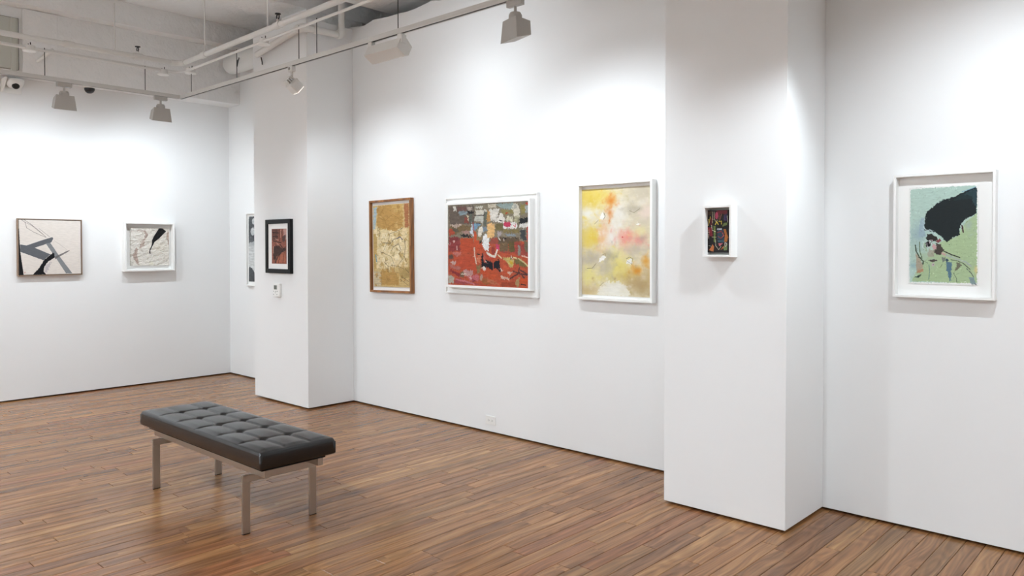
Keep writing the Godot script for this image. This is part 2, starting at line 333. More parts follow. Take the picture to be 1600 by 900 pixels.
const ART_COLLAGE := [
	[0,203,175,120,1,9,-317,-161,1422,-135,1384,1192,-350,1208],
	[0,224,204,160,1,25,81,299,968,290,962,751,51,783],
	[0,186,146,84,1,18,159,9,821,2,838,282,623,325,380,301,99,269],
	[0,200,165,100,1,18,527,2,821,2,819,80,559,107],
	[0,168,186,190,1,18,17,26,134,24,95,148,70,299,10,302],
	[0,174,116,78,1,18,873,1,997,1,995,290,900,290],
	[0,184,146,84,1,18,227,782,384,812,713,826,716,978,222,981],
	[0,206,188,152,1,18,-2,813,220,812,222,1005,-7,1003],
	[0,176,150,96,1,18,714,811,1000,751,1003,884,780,900],
	[0,190,160,100,1,18,-9,344,115,360,87,782,-2,783],
	[0,236,220,182,1,14,391,527,452,470,548,550,470,590],
	[0,236,220,182,1,14,248,647,423,639,474,684,265,692],
	[0,236,220,182,1,14,655,423,828,409,861,453,671,468],
	[0,236,220,182,1,14,98,345,168,345,167,390,96,390],
	[0,236,220,182,1,14,288,481,375,497,355,572,251,541],
	[0,236,220,182,1,14,688,483,825,513,789,572,669,557],
	[0,236,220,182,1,14,482,407,586,392,619,452,515,467],
	[0,236,220,182,1,14,509,692,613,692,577,737,508,737],
	[0,236,220,182,1,14,274,346,414,346,377,406,237,406],
	[0,178,138,78,0.9,10,162,36,176,13,221,5,230,33],
	[0,178,138,78,0.9,10,311,115,235,97,246,59,308,63],
	[0,186,146,84,0.9,10,791,258,818,251,836,265,817,280],
	[0,186,146,84,0.9,10,681,42,703,16,733,28,735,54],
	[0,186,146,84,0.9,10,347,141,372,196,294,202,279,163],
	[0,192,152,92,0.9,10,826,86,857,84,856,109,823,106],
	[0,178,138,78,0.9,10,210,99,210,134,143,134,149,105],
	[0,186,146,84,0.9,10,97,46,131,43,123,61,99,63],
	[0,178,138,78,0.9,10,430,170,396,162,405,139,444,145],
	[0,178,138,78,0.9,10,807,123,761,117,760,100,797,85],
	[0,178,138,78,0.9,10,530,242,571,216,634,234,572,282],
	[0,192,152,92,0.9,10,867,215,834,221,822,207,837,193],
	[0,186,146,84,0.9,10,707,146,657,127,683,100,722,120],
	[0,186,146,84,0.9,10,416,251,487,236,503,279,435,291],
	[0,192,152,92,0.9,10,280,135,271,170,230,162,244,130],
	[0,192,152,92,0.9,10,846,169,796,173,772,129,828,133],
	[0,192,152,92,0.9,10,494,136,532,147,527,172,475,162],
	[0,178,138,78,0.9,10,410,308,386,270,433,240,499,283],
	[0,200,164,104,0.9,10,601,81,595,122,549,112,546,76],
	[0,192,152,92,0.9,10,90,273,98,283,76,297,60,279],
	[0,186,146,84,0.9,10,220,207,295,206,289,254,217,263],
	[0,178,138,78,0.9,10,708,113,703,75,753,76,743,111],
	[0,192,152,92,0.9,10,600,75,636,116,581,150,524,104],
	[0,192,152,92,0.9,10,678,211,704,194,726,204,707,226],
	[0,186,146,84,0.9,10,608,77,540,86,543,50,617,34],
	[0,192,152,92,0.9,10,139,31,157,72,114,79,86,55],
	[0,186,146,84,0.9,10,184,180,152,200,138,186,162,170],
	[0,200,164,104,0.9,10,244,132,245,160,190,164,179,131],
	[0,178,138,78,0.9,10,735,67,665,55,697,2,773,36],
	[0,192,152,92,0.9,10,578,110,509,90,521,55,592,68],
	[0,186,146,84,0.9,10,850,267,850,287,801,285,822,254],
	[0,200,164,104,0.9,10,648,298,614,259,661,226,727,277],
	[0,200,164,104,0.9,10,788,97,861,119,827,169,756,144],
	[0,178,138,78,0.9,10,167,61,162,76,128,80,131,60],
	[0,178,138,78,0.9,10,268,244,342,236,366,276,302,294],
	[0,200,164,104,0.9,10,689,207,698,234,663,265,617,222],
	[0,178,138,78,0.9,10,191,91,114,92,119,34,195,30],
	[0,192,152,92,0.9,10,736,268,777,268,772,297,735,307],
	[0,178,138,78,0.9,10,869,171,815,190,771,155,817,125],
	[0,200,164,104,0.9,10,618,110,588,69,670,35,697,73],
	[0,214,190,140,0.9,10,577,675,580,656,610,657,612,676],
	[0,224,206,160,0.9,10,680,751,754,758,765,786,681,795],
	[1,84,70,50,0.75,5,680,751,754,758,765,786],
	[0,232,214,172,0.9,10,448,337,516,310,542,362,457,379],
	[0,214,190,140,0.9,10,783,629,729,610,764,576,811,606],
	[1,84,70,50,0.75,5,783,629,729,610,764,576],
	[0,205,182,132,0.9,10,293,497,304,488,329,499,308,513],
	[0,205,182,132,0.9,10,948,708,948,720,909,729,899,710],
	[1,84,70,50,0.75,5,948,708,948,720,909,729],
	[0,205,182,132,0.9,10,340,357,379,364,372,386,341,381],
	[0,214,190,140,0.9,10,276,578,308,581,319,600,290,607],
	[1,84,70,50,0.75,5,276,578,308,581,319,600],
	[0,205,182,132,0.9,10,502,554,549,549,556,575,525,579],
	[0,205,182,132,0.9,10,606,574,589,627,534,619,542,582],
	[1,84,70,50,0.75,5,606,574,589,627,534,619],
	[0,205,182,132,0.9,10,222,312,226,345,190,346,172,315],
	[0,214,190,140,0.9,10,641,407,639,345,709,344,736,379],
	[1,84,70,50,0.75,5,641,407,639,345,709,344],
	[0,224,206,160,0.9,10,40,297,85,250,142,259,154,306],
	[0,224,206,160,0.9,10,520,563,529,512,612,508,622,559],
	[1,84,70,50,0.75,5,520,563,529,512,612,508],
	[0,188,158,104,0.9,10,410,493,423,432,498,445,501,485],
	[0,205,182,132,0.9,10,807,635,845,655,834,677,789,665],
	[1,84,70,50,0.75,5,807,635,845,655,834,677],
	[0,205,182,132,0.9,10,783,615,838,639,802,673,752,641],
	[0,188,158,104,0.9,10,421,435,493,461,445,506,389,485],
	[1,84,70,50,0.75,5,421,435,493,461,445,506],
	[0,188,158,104,0.9,10,750,759,828,791,774,832,715,818],
	[0,200,170,112,0.9,10,696,726,721,749,689,776,640,749],
	[1,84,70,50,0.75,5,696,726,721,749,689,776],
	[0,214,190,140,0.9,10,849,592,805,604,789,577,813,566],
	[0,205,182,132,0.9,10,222,758,186,751,195,717,257,726],
	[1,84,70,50,0.75,5,222,758,186,751,195,717],
	[0,224,206,160,0.9,10,657,352,619,357,610,339,643,325],
	[0,214,190,140,0.9,10,344,755,429,764,395,809,339,796],
	[1,84,70,50,0.75,5,344,755,429,764,395,809],
	[0,224,206,160,0.9,10,199,350,217,379,174,391,141,371],
	[0,214,190,140,0.9,10,694,427,734,447,675,486,637,459],
	[1,84,70,50,0.75,5,694,427,734,447,675,486],
	[0,214,190,140,0.9,10,662,589,671,609,634,624,621,602],
	[0,200,170,112,0.9,10,709,359,755,347,811,379,753,412],
	[1,84,70,50,0.75,5,709,359,755,347,811,379],
	[0,200,170,112,0.9,10,870,672,893,643,974,658,939,713],
	[0,200,170,112,0.9,10,130,371,156,347,200,369,165,391],
	[1,84,70,50,0.75,5,130,371,156,347,200,369],
	[0,200,170,112,0.9,10,151,665,168,639,205,643,196,667],
	[0,200,170,112,0.9,10,638,383,585,377,589,348,645,350],
	[1,84,70,50,0.75,5,638,383,585,377,589,348],
	[0,232,214,172,0.9,10,389,444,428,443,425,471,390,474],
	[0,214,190,140,0.9,10,127,327,129,278,199,276,203,334],
	[1,84,70,50,0.75,5,127,327,129,278,199,276],
	[0,205,182,132,0.9,10,675,796,676,767,724,751,735,774],
	[0,232,214,172,0.9,10,681,549,754,558,738,602,646,589],
	[1,84,70,50,0.75,5,681,549,754,558,738,602],
	[0,224,206,160,0.9,10,174,463,222,504,169,528,116,496],
	[0,188,158,104,0.9,10,211,310,173,293,195,270,241,278],
	[1,84,70,50,0.75,5,211,310,173,293,195,270],
	[0,200,170,112,0.9,10,273,769,275,744,303,748,315,764],
	[0,200,170,112,0.9,10,841,627,869,629,858,653,835,648],
	[1,84,70,50,0.75,5,841,627,869,629,858,653],
	[0,224,206,160,0.9,10,518,703,506,678,535,662,566,694],
	[0,214,190,140,0.9,10,847,452,806,451,807,421,866,418],
	[1,84,70,50,0.75,5,847,452,806,451,807,421],
	[0,224,206,160,0.9,10,264,354,212,350,204,308,251,313],
	[0,200,170,112,0.9,10,428,669,348,690,337,646,388,634],
	[1,84,70,50,0.75,5,428,669,348,690,337,646],
	[0,224,206,160,0.9,10,393,730,426,718,443,739,425,749],
	[0,205,182,132,0.9,10,194,519,179,493,227,468,262,496],
	[1,84,70,50,0.75,5,194,519,179,493,227,468],
	[0,200,170,112,0.9,10,781,737,803,722,820,729,814,749],
	[0,214,190,140,0.9,10,151,346,134,363,107,359,121,336],
	[1,84,70,50,0.75,5,151,346,134,363,107,359],
	[0,188,158,104,0.9,10,737,360,704,337,739,319,768,331],
	[0,205,182,132,0.9,10,418,674,359,681,329,650,383,625],
	[1,84,70,50,0.75,5,418,674,359,681,329,650],
	[0,214,190,140,0.9,10,475,562,523,570,530,602,477,593],
	[0,205,182,132,0.9,10,545,750,515,739,522,719,560,730],
	[1,84,70,50,0.75,5,545,750,515,739,522,719],
	[0,205,182,132,0.9,10,820,338,775,339,762,301,812,300],
	[0,224,206,160,0.9,10,244,420,318,404,343,440,297,470],
	[1,84,70,50,0.75,5,244,420,318,404,343,440],
	[0,214,190,140,0.9,10,915,404,940,377,983,391,975,416],
	[0,188,158,104,0.9,10,686,396,712,366,763,361,759,404],
	[1,84,70,50,0.75,5,686,396,712,366,763,361],
	[0,214,190,140,0.9,10,927,321,941,284,1007,307,1004,341],
	[0,188,158,104,0.9,10,417,376,440,349,470,363,461,383],
	[1,84,70,50,0.75,5,417,376,440,349,470,363],
	[0,232,214,172,0.9,10,382,796,374,782,408,777,406,791],
	[0,200,170,112,0.9,10,312,511,246,496,266,459,335,461],
	[1,84,70,50,0.75,5,312,511,246,496,266,459],
	[0,188,158,104,0.9,10,470,496,509,512,474,547,437,533],
	[0,200,170,112,0.9,10,778,598,848,592,846,629,767,647],
	[1,84,70,50,0.75,5,778,598,848,592,846,629],
	[0,232,214,172,0.9,10,461,769,445,713,500,707,532,755],
	[0,214,190,140,0.9,10,828,291,795,302,788,285,825,272],
	[1,84,70,50,0.75,5,828,291,795,302,788,285],
	[0,232,214,172,0.9,10,650,565,684,555,720,585,681,604],
	[0,188,158,104,0.9,10,723,762,743,780,719,798,689,783],
	[1,84,70,50,0.75,5,723,762,743,780,719,798],
	[0,205,182,132,0.9,10,157,479,235,490,229,519,173,530],
	[0,232,214,172,0.9,10,949,365,916,365,903,351,933,337],
	[1,84,70,50,0.75,5,949,365,916,365,903,351],
	[0,188,158,104,0.9,10,123,436,118,475,66,475,69,443],
	[0,214,190,140,0.9,10,521,408,545,433,510,448,482,434],
	[1,84,70,50,0.75,5,521,408,545,433,510,448],
	[0,214,190,140,0.9,10,168,505,152,539,106,527,111,501],
	[0,188,158,104,0.9,10,714,642,714,599,772,572,786,634],
	[1,84,70,50,0.75,5,714,642,714,599,772,572],
	[0,214,190,140,0.9,10,668,414,732,418,750,463,697,470],
	[0,188,158,104,0.9,10,234,601,249,572,290,585,266,608],
	[1,84,70,50,0.75,5,234,601,249,572,290,585],
	[0,232,214,172,0.9,10,579,578,516,546,547,516,609,541],
	[0,214,190,140,0.9,10,449,538,499,491,546,509,499,553],
	[1,84,70,50,0.75,5,449,538,499,491,546,509],
	[0,232,214,172,0.9,10,37,288,123,311,89,351,15,346],
	[0,224,206,160,0.9,10,432,743,491,764,448,817,382,792],
	[1,84,70,50,0.75,5,432,743,491,764,448,817],
	[0,200,170,112,0.9,10,891,725,852,745,792,728,849,681],
	[0,188,158,104,0.9,10,948,435,891,456,871,423,921,405],
	[1,84,70,50,0.75,5,948,435,891,456,871,423],
	[0,232,214,172,0.9,10,478,620,426,621,420,588,477,577],
	[0,232,214,172,0.9,10,371,774,317,728,407,704,436,749],
	[1,84,70,50,0.75,5,371,774,317,728,407,704],
	[0,214,190,140,0.9,10,669,410,649,393,668,377,700,389],
	[0,188,158,104,0.9,10,850,736,855,766,830,778,790,751],
	[1,84,70,50,0.75,5,850,736,855,766,830,778],
	[0,205,182,132,0.9,10,191,813,151,828,91,787,167,763],
	[0,214,190,140,0.9,10,146,619,101,613,101,588,151,587],
	[1,84,70,50,0.75,5,146,619,101,613,101,588],
	[0,205,182,132,0.9,10,473,533,461,553,399,551,432,507],
	[0,188,158,104,0.9,10,640,553,661,527,699,542,691,567],
	[1,84,70,50,0.75,5,640,553,661,527,699,542],
	[0,188,158,104,0.9,10,268,446,252,467,224,460,220,443],
	[0,224,206,160,0.9,10,134,696,111,725,67,710,92,687],
	[1,84,70,50,0.75,5,134,696,111,725,67,710],
	[0,188,158,104,0.9,10,485,747,550,763,511,794,469,777],
	[0,205,182,132,0.9,10,182,337,212,349,191,383,150,373],
	[1,84,70,50,0.75,5,182,337,212,349,191,383],
	[0,205,182,132,0.9,10,714,415,751,435,729,450,701,439],
	[0,188,158,104,0.9,10,561,466,540,443,563,433,588,451],
	[1,84,70,50,0.75,5,561,466,540,443,563,433],
	[0,188,158,104,0.9,10,305,734,247,752,205,726,239,690],
	[0,200,170,112,0.9,10,579,495,515,501,496,470,559,457],
	[1,84,70,50,0.75,5,579,495,515,501,496,470],
	[0,192,152,92,0.9,10,487,917,442,875,496,850,539,887],
	[0,178,138,78,0.9,10,806,854,826,879,785,883,771,860],
	[1,84,70,50,0.75,5,806,854,826,879,785,883],
	[0,192,152,92,0.9,10,237,802,291,838,224,867,189,825],
	[0,192,152,92,0.9,10,867,889,900,910,864,927,837,907],
	[1,84,70,50,0.75,5,867,889,900,910,864,927],
	[0,192,152,92,0.9,10,155,894,177,874,224,885,211,918],
	[0,200,164,104,0.9,10,674,892,637,827,706,825,746,856],
	[1,84,70,50,0.75,5,674,892,637,827,706,825],
	[0,192,152,92,0.9,10,176,947,183,923,209,926,207,948],
	[0,192,152,92,0.9,10,136,861,78,888,51,846,107,831],
	[1,84,70,50,0.75,5,136,861,78,888,51,846],
	[0,192,152,92,0.9,10,496,774,571,766,605,817,551,843],
	[0,186,146,84,0.9,10,343,780,432,780,435,826,379,826],
	[1,84,70,50,0.75,5,343,780,432,780,435,826],
	[0,178,138,78,0.9,10,89,1019,39,1003,45,969,92,975],
	[0,186,146,84,0.9,10,773,903,795,923,764,934,749,919],
	[1,84,70,50,0.75,5,773,903,795,923,764,934],
	[0,178,138,78,0.9,10,668,963,666,939,699,931,701,954],
	[0,178,138,78,0.9,10,479,914,405,920,372,866,452,876],
	[1,84,70,50,0.75,5,479,914,405,920,372,866],
	[0,238,222,184,1,8,742,639,727,663,689,678,642,678,604,663,590,639,605,616,644,601,691,601,728,616],
	[1,70,60,48,0.85,9,288,463,497,470,593,422,724,411],
	[1,70,60,48,0.85,9,520,557,576,512,722,480],
	[1,70,60,48,0.85,11,879,431,900,513,873,632,923,692],
	[1,70,60,48,0.85,11,321,699,421,752,409,812],
	[1,70,60,48,0.85,6,501,737,715,751,852,781],
	[1,70,60,48,0.85,6,134,300,204,330,166,421],
	[1,70,60,48,0.85,6,595,737,593,811],
	[1,70,60,48,0.85,6,483,347,446,422,303,557],
	[1,70,60,48,0.85,11,716,475,782,558],
	[1,70,60,48,0.85,6,198,571,511,632,585,722],
	[1,70,60,48,0.85,6,831,289,727,318,483,354],
	[1,70,60,48,0.85,6,720,587,821,662,716,722],
	[1,70,60,48,0.85,6,870,766,988,825],
	[1,70,60,48,0.85,6,781,870,985,929],
	[1,70,60,48,0.85,6,746,900,967,974],
	[1,70,60,48,0.85,6,227,812,215,996],
	[1,130,125,110,0.7,5,4,820,226,823],
	[1,130,125,110,0.7,5,3,861,225,863],
	[1,130,125,110,0.7,5,2,911,224,913],
	[1,130,125,110,0.7,5,1,964,223,966],
	[1,130,125,110,0.7,5,68,813,74,997],
	[1,130,125,110,0.7,5,121,813,127,996],
	[1,140,90,60,0.7,5,886,21,996,21],
	[1,140,90,60,0.7,5,886,42,995,42],
	[1,140,90,60,0.7,5,885,63,995,63],
	[1,140,90,60,0.7,5,885,84,994,83],
	[1,140,90,60,0.7,5,884,105,994,104],
	[1,140,90,60,0.7,5,883,125,993,125],
	[1,140,90,60,0.7,5,883,146,993,146],
	[1,140,90,60,0.7,5,882,167,992,167],
	[1,140,90,60,0.7,5,882,188,991,188],
	[1,140,90,60,0.7,5,881,209,991,208],
	[1,140,90,60,0.7,5,881,230,990,229],
	[1,140,90,60,0.7,5,880,251,990,250],
	[1,140,90,60,0.7,5,879,272,989,271],
	[1,100,148,165,1,23,63,609,96,692],
	[1,95,92,110,1,16,672,415,759,396,827,431],
	[1,150,115,60,0.6,10,173,149,348,196,559,122,799,199],
	[1,150,115,60,0.6,10,317,29,209,119,348,180,381,271],
	[1,150,115,60,0.6,10,415,286,625,228,832,259]]

const ART_BEAMS := [
	[0,226,217,208,1,0,-165,-127,1191,-178,1195,1139,-165,1128],
	[0,98,100,104,1,2,18,448,117,467,380,363,533,310,543,339,508,411,242,508,495,632,381,740,18,581],
	[0,124,127,130,0.92,2,419,427,495,418,636,660,851,991,747,991,585,703],
	[0,20,20,24,1,2,-6,-7,6,287,18,567,43,792,68,1006,-6,1006],
	[0,105,100,100,0.85,3,559,675,636,640,765,569,820,551,785,586,662,662,572,721],
	[0,20,20,24,1,5,211,1001,305,890,393,733,533,601,559,618,566,689,457,761,394,861,381,947,419,1001],
	[0,186,178,180,0.8,16,394,954,416,833,508,761,483,847,432,976],
	[1,84,74,72,0.8,6,80,-3,204,92,355,236,418,303],
	[1,84,74,72,0.8,6,37,-4,95,46,124,151,242,228,431,320],
	[1,84,74,72,0.6,6,99,46,217,113],
	[1,84,74,72,0.6,6,311,152,482,304],
	[1,84,74,72,0.35,4,559,374,765,543],
	[1,84,74,72,0.5,6,204,106,393,278],
	[1,176,90,90,0.8,6,78,947,85,975,95,949]]

const ART_PLASTER := [
	[0,224,218,208,1,0,-381,-338,1638,-404,1638,1549,-381,1495],
	[0,168,146,134,0.85,22,209,535,279,389,380,201,360,107,179,83,189,69,370,71,455,183,360,336,346,472,245,556],
	[0,168,146,134,0.85,22,53,742,133,525,185,556,165,743,217,982,179,987,89,846],
	[0,168,146,134,0.85,22,931,256,968,60,1000,85,1006,532,964,341],
	[2,208,196,184,0.5,0,289,327,101,145],
	[2,214,204,186,0.5,0,739,512,187,169],
	[2,212,205,180,0.6,0,523,943,82,52],
	[0,24,24,26,1,3,739,5,822,4,931,82,822,190,739,280,615,376,570,471,504,597,508,706,476,670,480,597,541,460,553,324,615,197]]

const ART_INK := [
	[0,205,207,206,1,0,-375,-179,1548,-179,1548,1354,-375,1354],
	[0,84,87,90,1,14,19,12,106,-2,587,-2,827,128,587,392,260,383,0,409,-10,162],
	[0,84,87,90,1,14,-10,792,58,768,154,809,298,911,490,1007,-10,1007],
	[0,84,87,90,1,14,490,468,827,537,779,843,587,775],
	[0,200,202,202,1,8,288,77,274,107,235,125,188,125,149,107,135,77,149,47,188,28,235,28,274,47],
	[0,196,198,198,1,8,250,230,233,268,190,292,137,292,94,268,77,230,93,192,137,168,190,168,233,192],
	[0,190,192,194,1,8,731,196,703,246,631,277,542,277,470,246,442,196,470,146,542,115,631,115,703,146],
	[2,150,152,154,0.7,0,154,417,144,51]]

# ------------------------------------------------------------------ nodes
func numbered(called: String) -> String:
	if not used.has(called):
		used[called] = 0
		return called
	used[called] += 1
	return "%s_%03d" % [called, used[called]]

func tag(o: Node, label: String, category: String, group := "") -> Node:
	o.set_meta("label", label)
	o.set_meta("category", category)
	if group != "":
		o.set_meta("group", group)
	return o

func thing(called: String, label: String, category: String, at: Vector3, turn := 0.0, group := "") -> Node3D:
	var o := Node3D.new()
	o.name = numbered(called)
	add_child(o)
	o.position = at
	o.rotation.y = turn
	tag(o, label, category, group)
	return o

func place(called: String, parent: Node) -> Node3D:
	var o := Node3D.new()
	o.name = called
	parent.add_child(o, true)
	return o

func obj(called: String, st: SurfaceTool, m: Material, parent: Node = null) -> MeshInstance3D:
	st.generate_normals()
	return mesh_node(called, st.commit(), m, parent)

func mesh_node(called: String, mesh: Mesh, m: Material, parent: Node = null) -> MeshInstance3D:
	var o := MeshInstance3D.new()
	o.mesh = mesh
	o.material_override = m
	o.cast_shadow = GeometryInstance3D.SHADOW_CASTING_SETTING_ON
	if parent == null:
		o.name = numbered(called)
		add_child(o)
	else:
		o.name = called
		parent.add_child(o, true)
	return o

func structure(o: Node, label: String, category: String) -> Node:
	o.set_meta("kind", "structure")
	return tag(o, label, category)

# ------------------------------------------------------------------ shapes
func begin(smooth := false) -> SurfaceTool:
	var st := SurfaceTool.new()
	st.begin(Mesh.PRIMITIVE_TRIANGLES)
	st.set_smooth_group(0 if smooth else -1)
	return st

func tri(st: SurfaceTool, a: Vector3, b: Vector3, c: Vector3, from: Vector3) -> void:
	# wound so that it faces away from the point "from"
	if Plane(a, b, c).normal.dot((a + b + c) / 3.0 - from) < 0.0:
		var t := b
		b = c
		c = t
	st.add_vertex(a)
	st.add_vertex(b)
	st.add_vertex(c)

func quad(st: SurfaceTool, a: Vector3, b: Vector3, c: Vector3, d: Vector3, from: Vector3) -> void:
	tri(st, a, b, c, from)
	tri(st, a, c, d, from)

func box(st: SurfaceTool, lo: Vector3, hi: Vector3, c := 0.0) -> SurfaceTool:
	# a box with its edges chamfered by c
	var mid := (lo + hi) / 2.0
	var h := (hi - lo) / 2.0
	var k := func(ax: int, s: Vector3) -> Vector3:
		var q := h - Vector3(c, c, c)
		q[ax] = h[ax]
		return mid + q * s
	for ax in 3:
		var b := (ax + 1) % 3
		var d := (ax + 2) % 3
		for s in [-1.0, 1.0]:
			var v := []
			for t in [[-1, -1], [1, -1], [1, 1], [-1, 1]]:
				var sg := Vector3.ZERO
				sg[ax] = s
				sg[b] = t[0]
				sg[d] = t[1]
				v.append(k.call(ax, sg))
			quad(st, v[0], v[1], v[2], v[3], mid)
			if c > 0.0:
				for t in [-1.0, 1.0]:
					var e0 := Vector3.ZERO
					e0[ax] = s
					e0[b] = t
					var e1 := e0
					e0[d] = -1.0
					e1[d] = 1.0
					quad(st, k.call(ax, e0), k.call(ax, e1), k.call(b, e1), k.call(b, e0), mid)
	if c > 0.0:
		for i in 8:
			var sg := Vector3(1 if i & 1 else -1, 1 if i & 2 else -1, 1 if i & 4 else -1)
			tri(st, k.call(0, sg), k.call(1, sg), k.call(2, sg), mid)
	return st

func one_box(lo: Vector3, hi: Vector3, c := 0.0) -> SurfaceTool:
	return box(begin(), lo, hi, c)

func hexa(st: SurfaceTool, p: Array) -> SurfaceTool:
	# eight corners: four of the back ring, four of the front ring, in the same turn
	var mid := Vector3.ZERO
	for q in p:
		mid += q / 8.0
	quad(st, p[0], p[1], p[2], p[3], mid)
	quad(st, p[4], p[5], p[6], p[7], mid)
	for i in 4:
		var j := (i + 1) % 4
		quad(st, p[i], p[j], p[4 + j], p[4 + i], mid)
	return st

func tube(st: SurfaceTool, path: Array, r: float, n := 14) -> SurfaceTool:
	var up := Vector3.UP
	var rings := []
	for i in path.size():
		var t: Vector3 = (path[mini(i + 1, path.size() - 1)] - path[maxi(i - 1, 0)]).normalized()
		if i == 0 and absf(t.y) > 0.9:
			up = Vector3.RIGHT
		var side := t.cross(up).normalized()
		if side.length() < 0.5:
			side = t.cross(Vector3.RIGHT).normalized()
		up = side.cross(t).normalized()
		var ring := []
		for k in n:
			var a := TAU * k / n
			ring.append(path[i] + (side * cos(a) + up * sin(a)) * r)
		rings.append(ring)
	st.set_smooth_group(0)
	for i in rings.size() - 1:
		var mid: Vector3 = (path[i] + path[i + 1]) / 2.0
		for k in n:
			var k2 := (k + 1) % n
			quad(st, rings[i][k], rings[i][k2], rings[i + 1][k2], rings[i + 1][k], mid)
	st.set_smooth_group(-1)
	for e in [0, rings.size() - 1]:
		var inner: Vector3 = path[1 if e == 0 else e - 1]
		for k in n:
			tri(st, path[e], rings[e][k], rings[e][(k + 1) % n], inner)
	return st

func lathe(st: SurfaceTool, prof: Array, at := Vector3.ZERO, basis_ := Basis.IDENTITY, n := 20) -> SurfaceTool:
	# profile of Vector2(radius, height) turned about y
	st.set_smooth_group(0)
	var cy := 0.0
	for q in prof:
		cy += q.y / prof.size()
	var mid: Vector3 = at + basis_ * Vector3(0, cy, 0)
	for i in prof.size() - 1:
		if (prof[i + 1] - prof[i]).length() < 0.0001:
			continue
		st.set_smooth_group(i)
		for k in n:
			var a := TAU * k / n
			var b := TAU * (k + 1) / n
			var v := []
			for q in [[i, a], [i, b], [i + 1, b], [i + 1, a]]:
				v.append(at + basis_ * Vector3(prof[q[0]].x * cos(q[1]), prof[q[0]].y, prof[q[0]].x * sin(q[1])))
			if prof[i].x > 0.00001:
				tri(st, v[0], v[1], v[2], mid)
			if prof[i + 1].x > 0.00001:
				tri(st, v[0], v[2], v[3], mid)
	st.set_smooth_group(-1)
	return st

func arc(a: Vector3, corner: Vector3, b: Vector3, r: float, n := 7) -> Array:
	# points of a bend from a towards b around a corner
	var p: Vector3 = corner + (a - corner).normalized() * r
	var q: Vector3 = corner + (b - corner).normalized() * r
	var out := []
	for i in n + 1:
		var t := float(i) / n
		out.append(p.lerp(corner, t).lerp(corner.lerp(q, t), t))
	return out

# ------------------------------------------------------------------ materials
func mat(called: String, c: Color, rough := 0.6, metal := 0.0, spec := 0.5) -> StandardMaterial3D:
	var m := StandardMaterial3D.new()
	m.resource_name = called
	m.albedo_color = c
	m.roughness = rough
	m.metallic = metal
	m.metallic_specular = spec
	M[called] = m
	return m

func noise_bump(freq: float, strength: float, octaves := 4) -> NoiseTexture2D:
	var n := FastNoiseLite.new()
	n.seed = 5
	n.frequency = freq
	n.fractal_octaves = octaves
	var t := NoiseTexture2D.new()
	t.noise = n
	t.width = 512
	t.height = 512
	t.seamless = true
	t.as_normal_map = true
	t.bump_strength = strength
	return t

func relief(m: StandardMaterial3D, freq: float, strength: float, scale_: float, amount := 1.0) -> void:
	m.normal_enabled = true
	m.normal_texture = noise_bump(freq, strength)
	m.normal_scale = amount
	m.uv1_triplanar = true
	m.uv1_world_triplanar = true
	m.uv1_scale = Vector3.ONE * scale_

func wood_texture(w: int, h: int, seed_: int, across: float, along: float, dark: float) -> ImageTexture:
	# grain running along v, values around white so that the tone comes from the material
	var n := FastNoiseLite.new()
	n.seed = seed_
	n.frequency = 0.01
	n.fractal_octaves = 4
	var n2 := FastNoiseLite.new()
	n2.seed = seed_ + 1
	n2.frequency = 0.01
	n2.fractal_octaves = 2
	var img := Image.create_empty(w, h, false, Image.FORMAT_RGB8)
	for y in h:
		for x in w:
			var bend := n2.get_noise_2d(x * 0.7, y * 0.22) * 26.0
			var fine := n.get_noise_2d((x + bend) * across, y * along)
			var ring := sin((x + bend * 3.2) * 0.19 + n2.get_noise_2d(x * 0.4 + 900.0, y * 0.1) * 9.0)
			var pore := n.get_noise_2d(x * across * 3.0 + 400.0, y * along * 2.2)
			var v := 0.86 + fine * dark + ring * 0.045 - maxf(pore - 0.22, 0.0) * 0.25
			v = clampf(v, 0.3, 1.0)
			img.set_pixel(x, y, Color(v, v * (0.985 + fine * 0.05), v * (0.965 + fine * 0.08)))
	return ImageTexture.create_from_image(img)

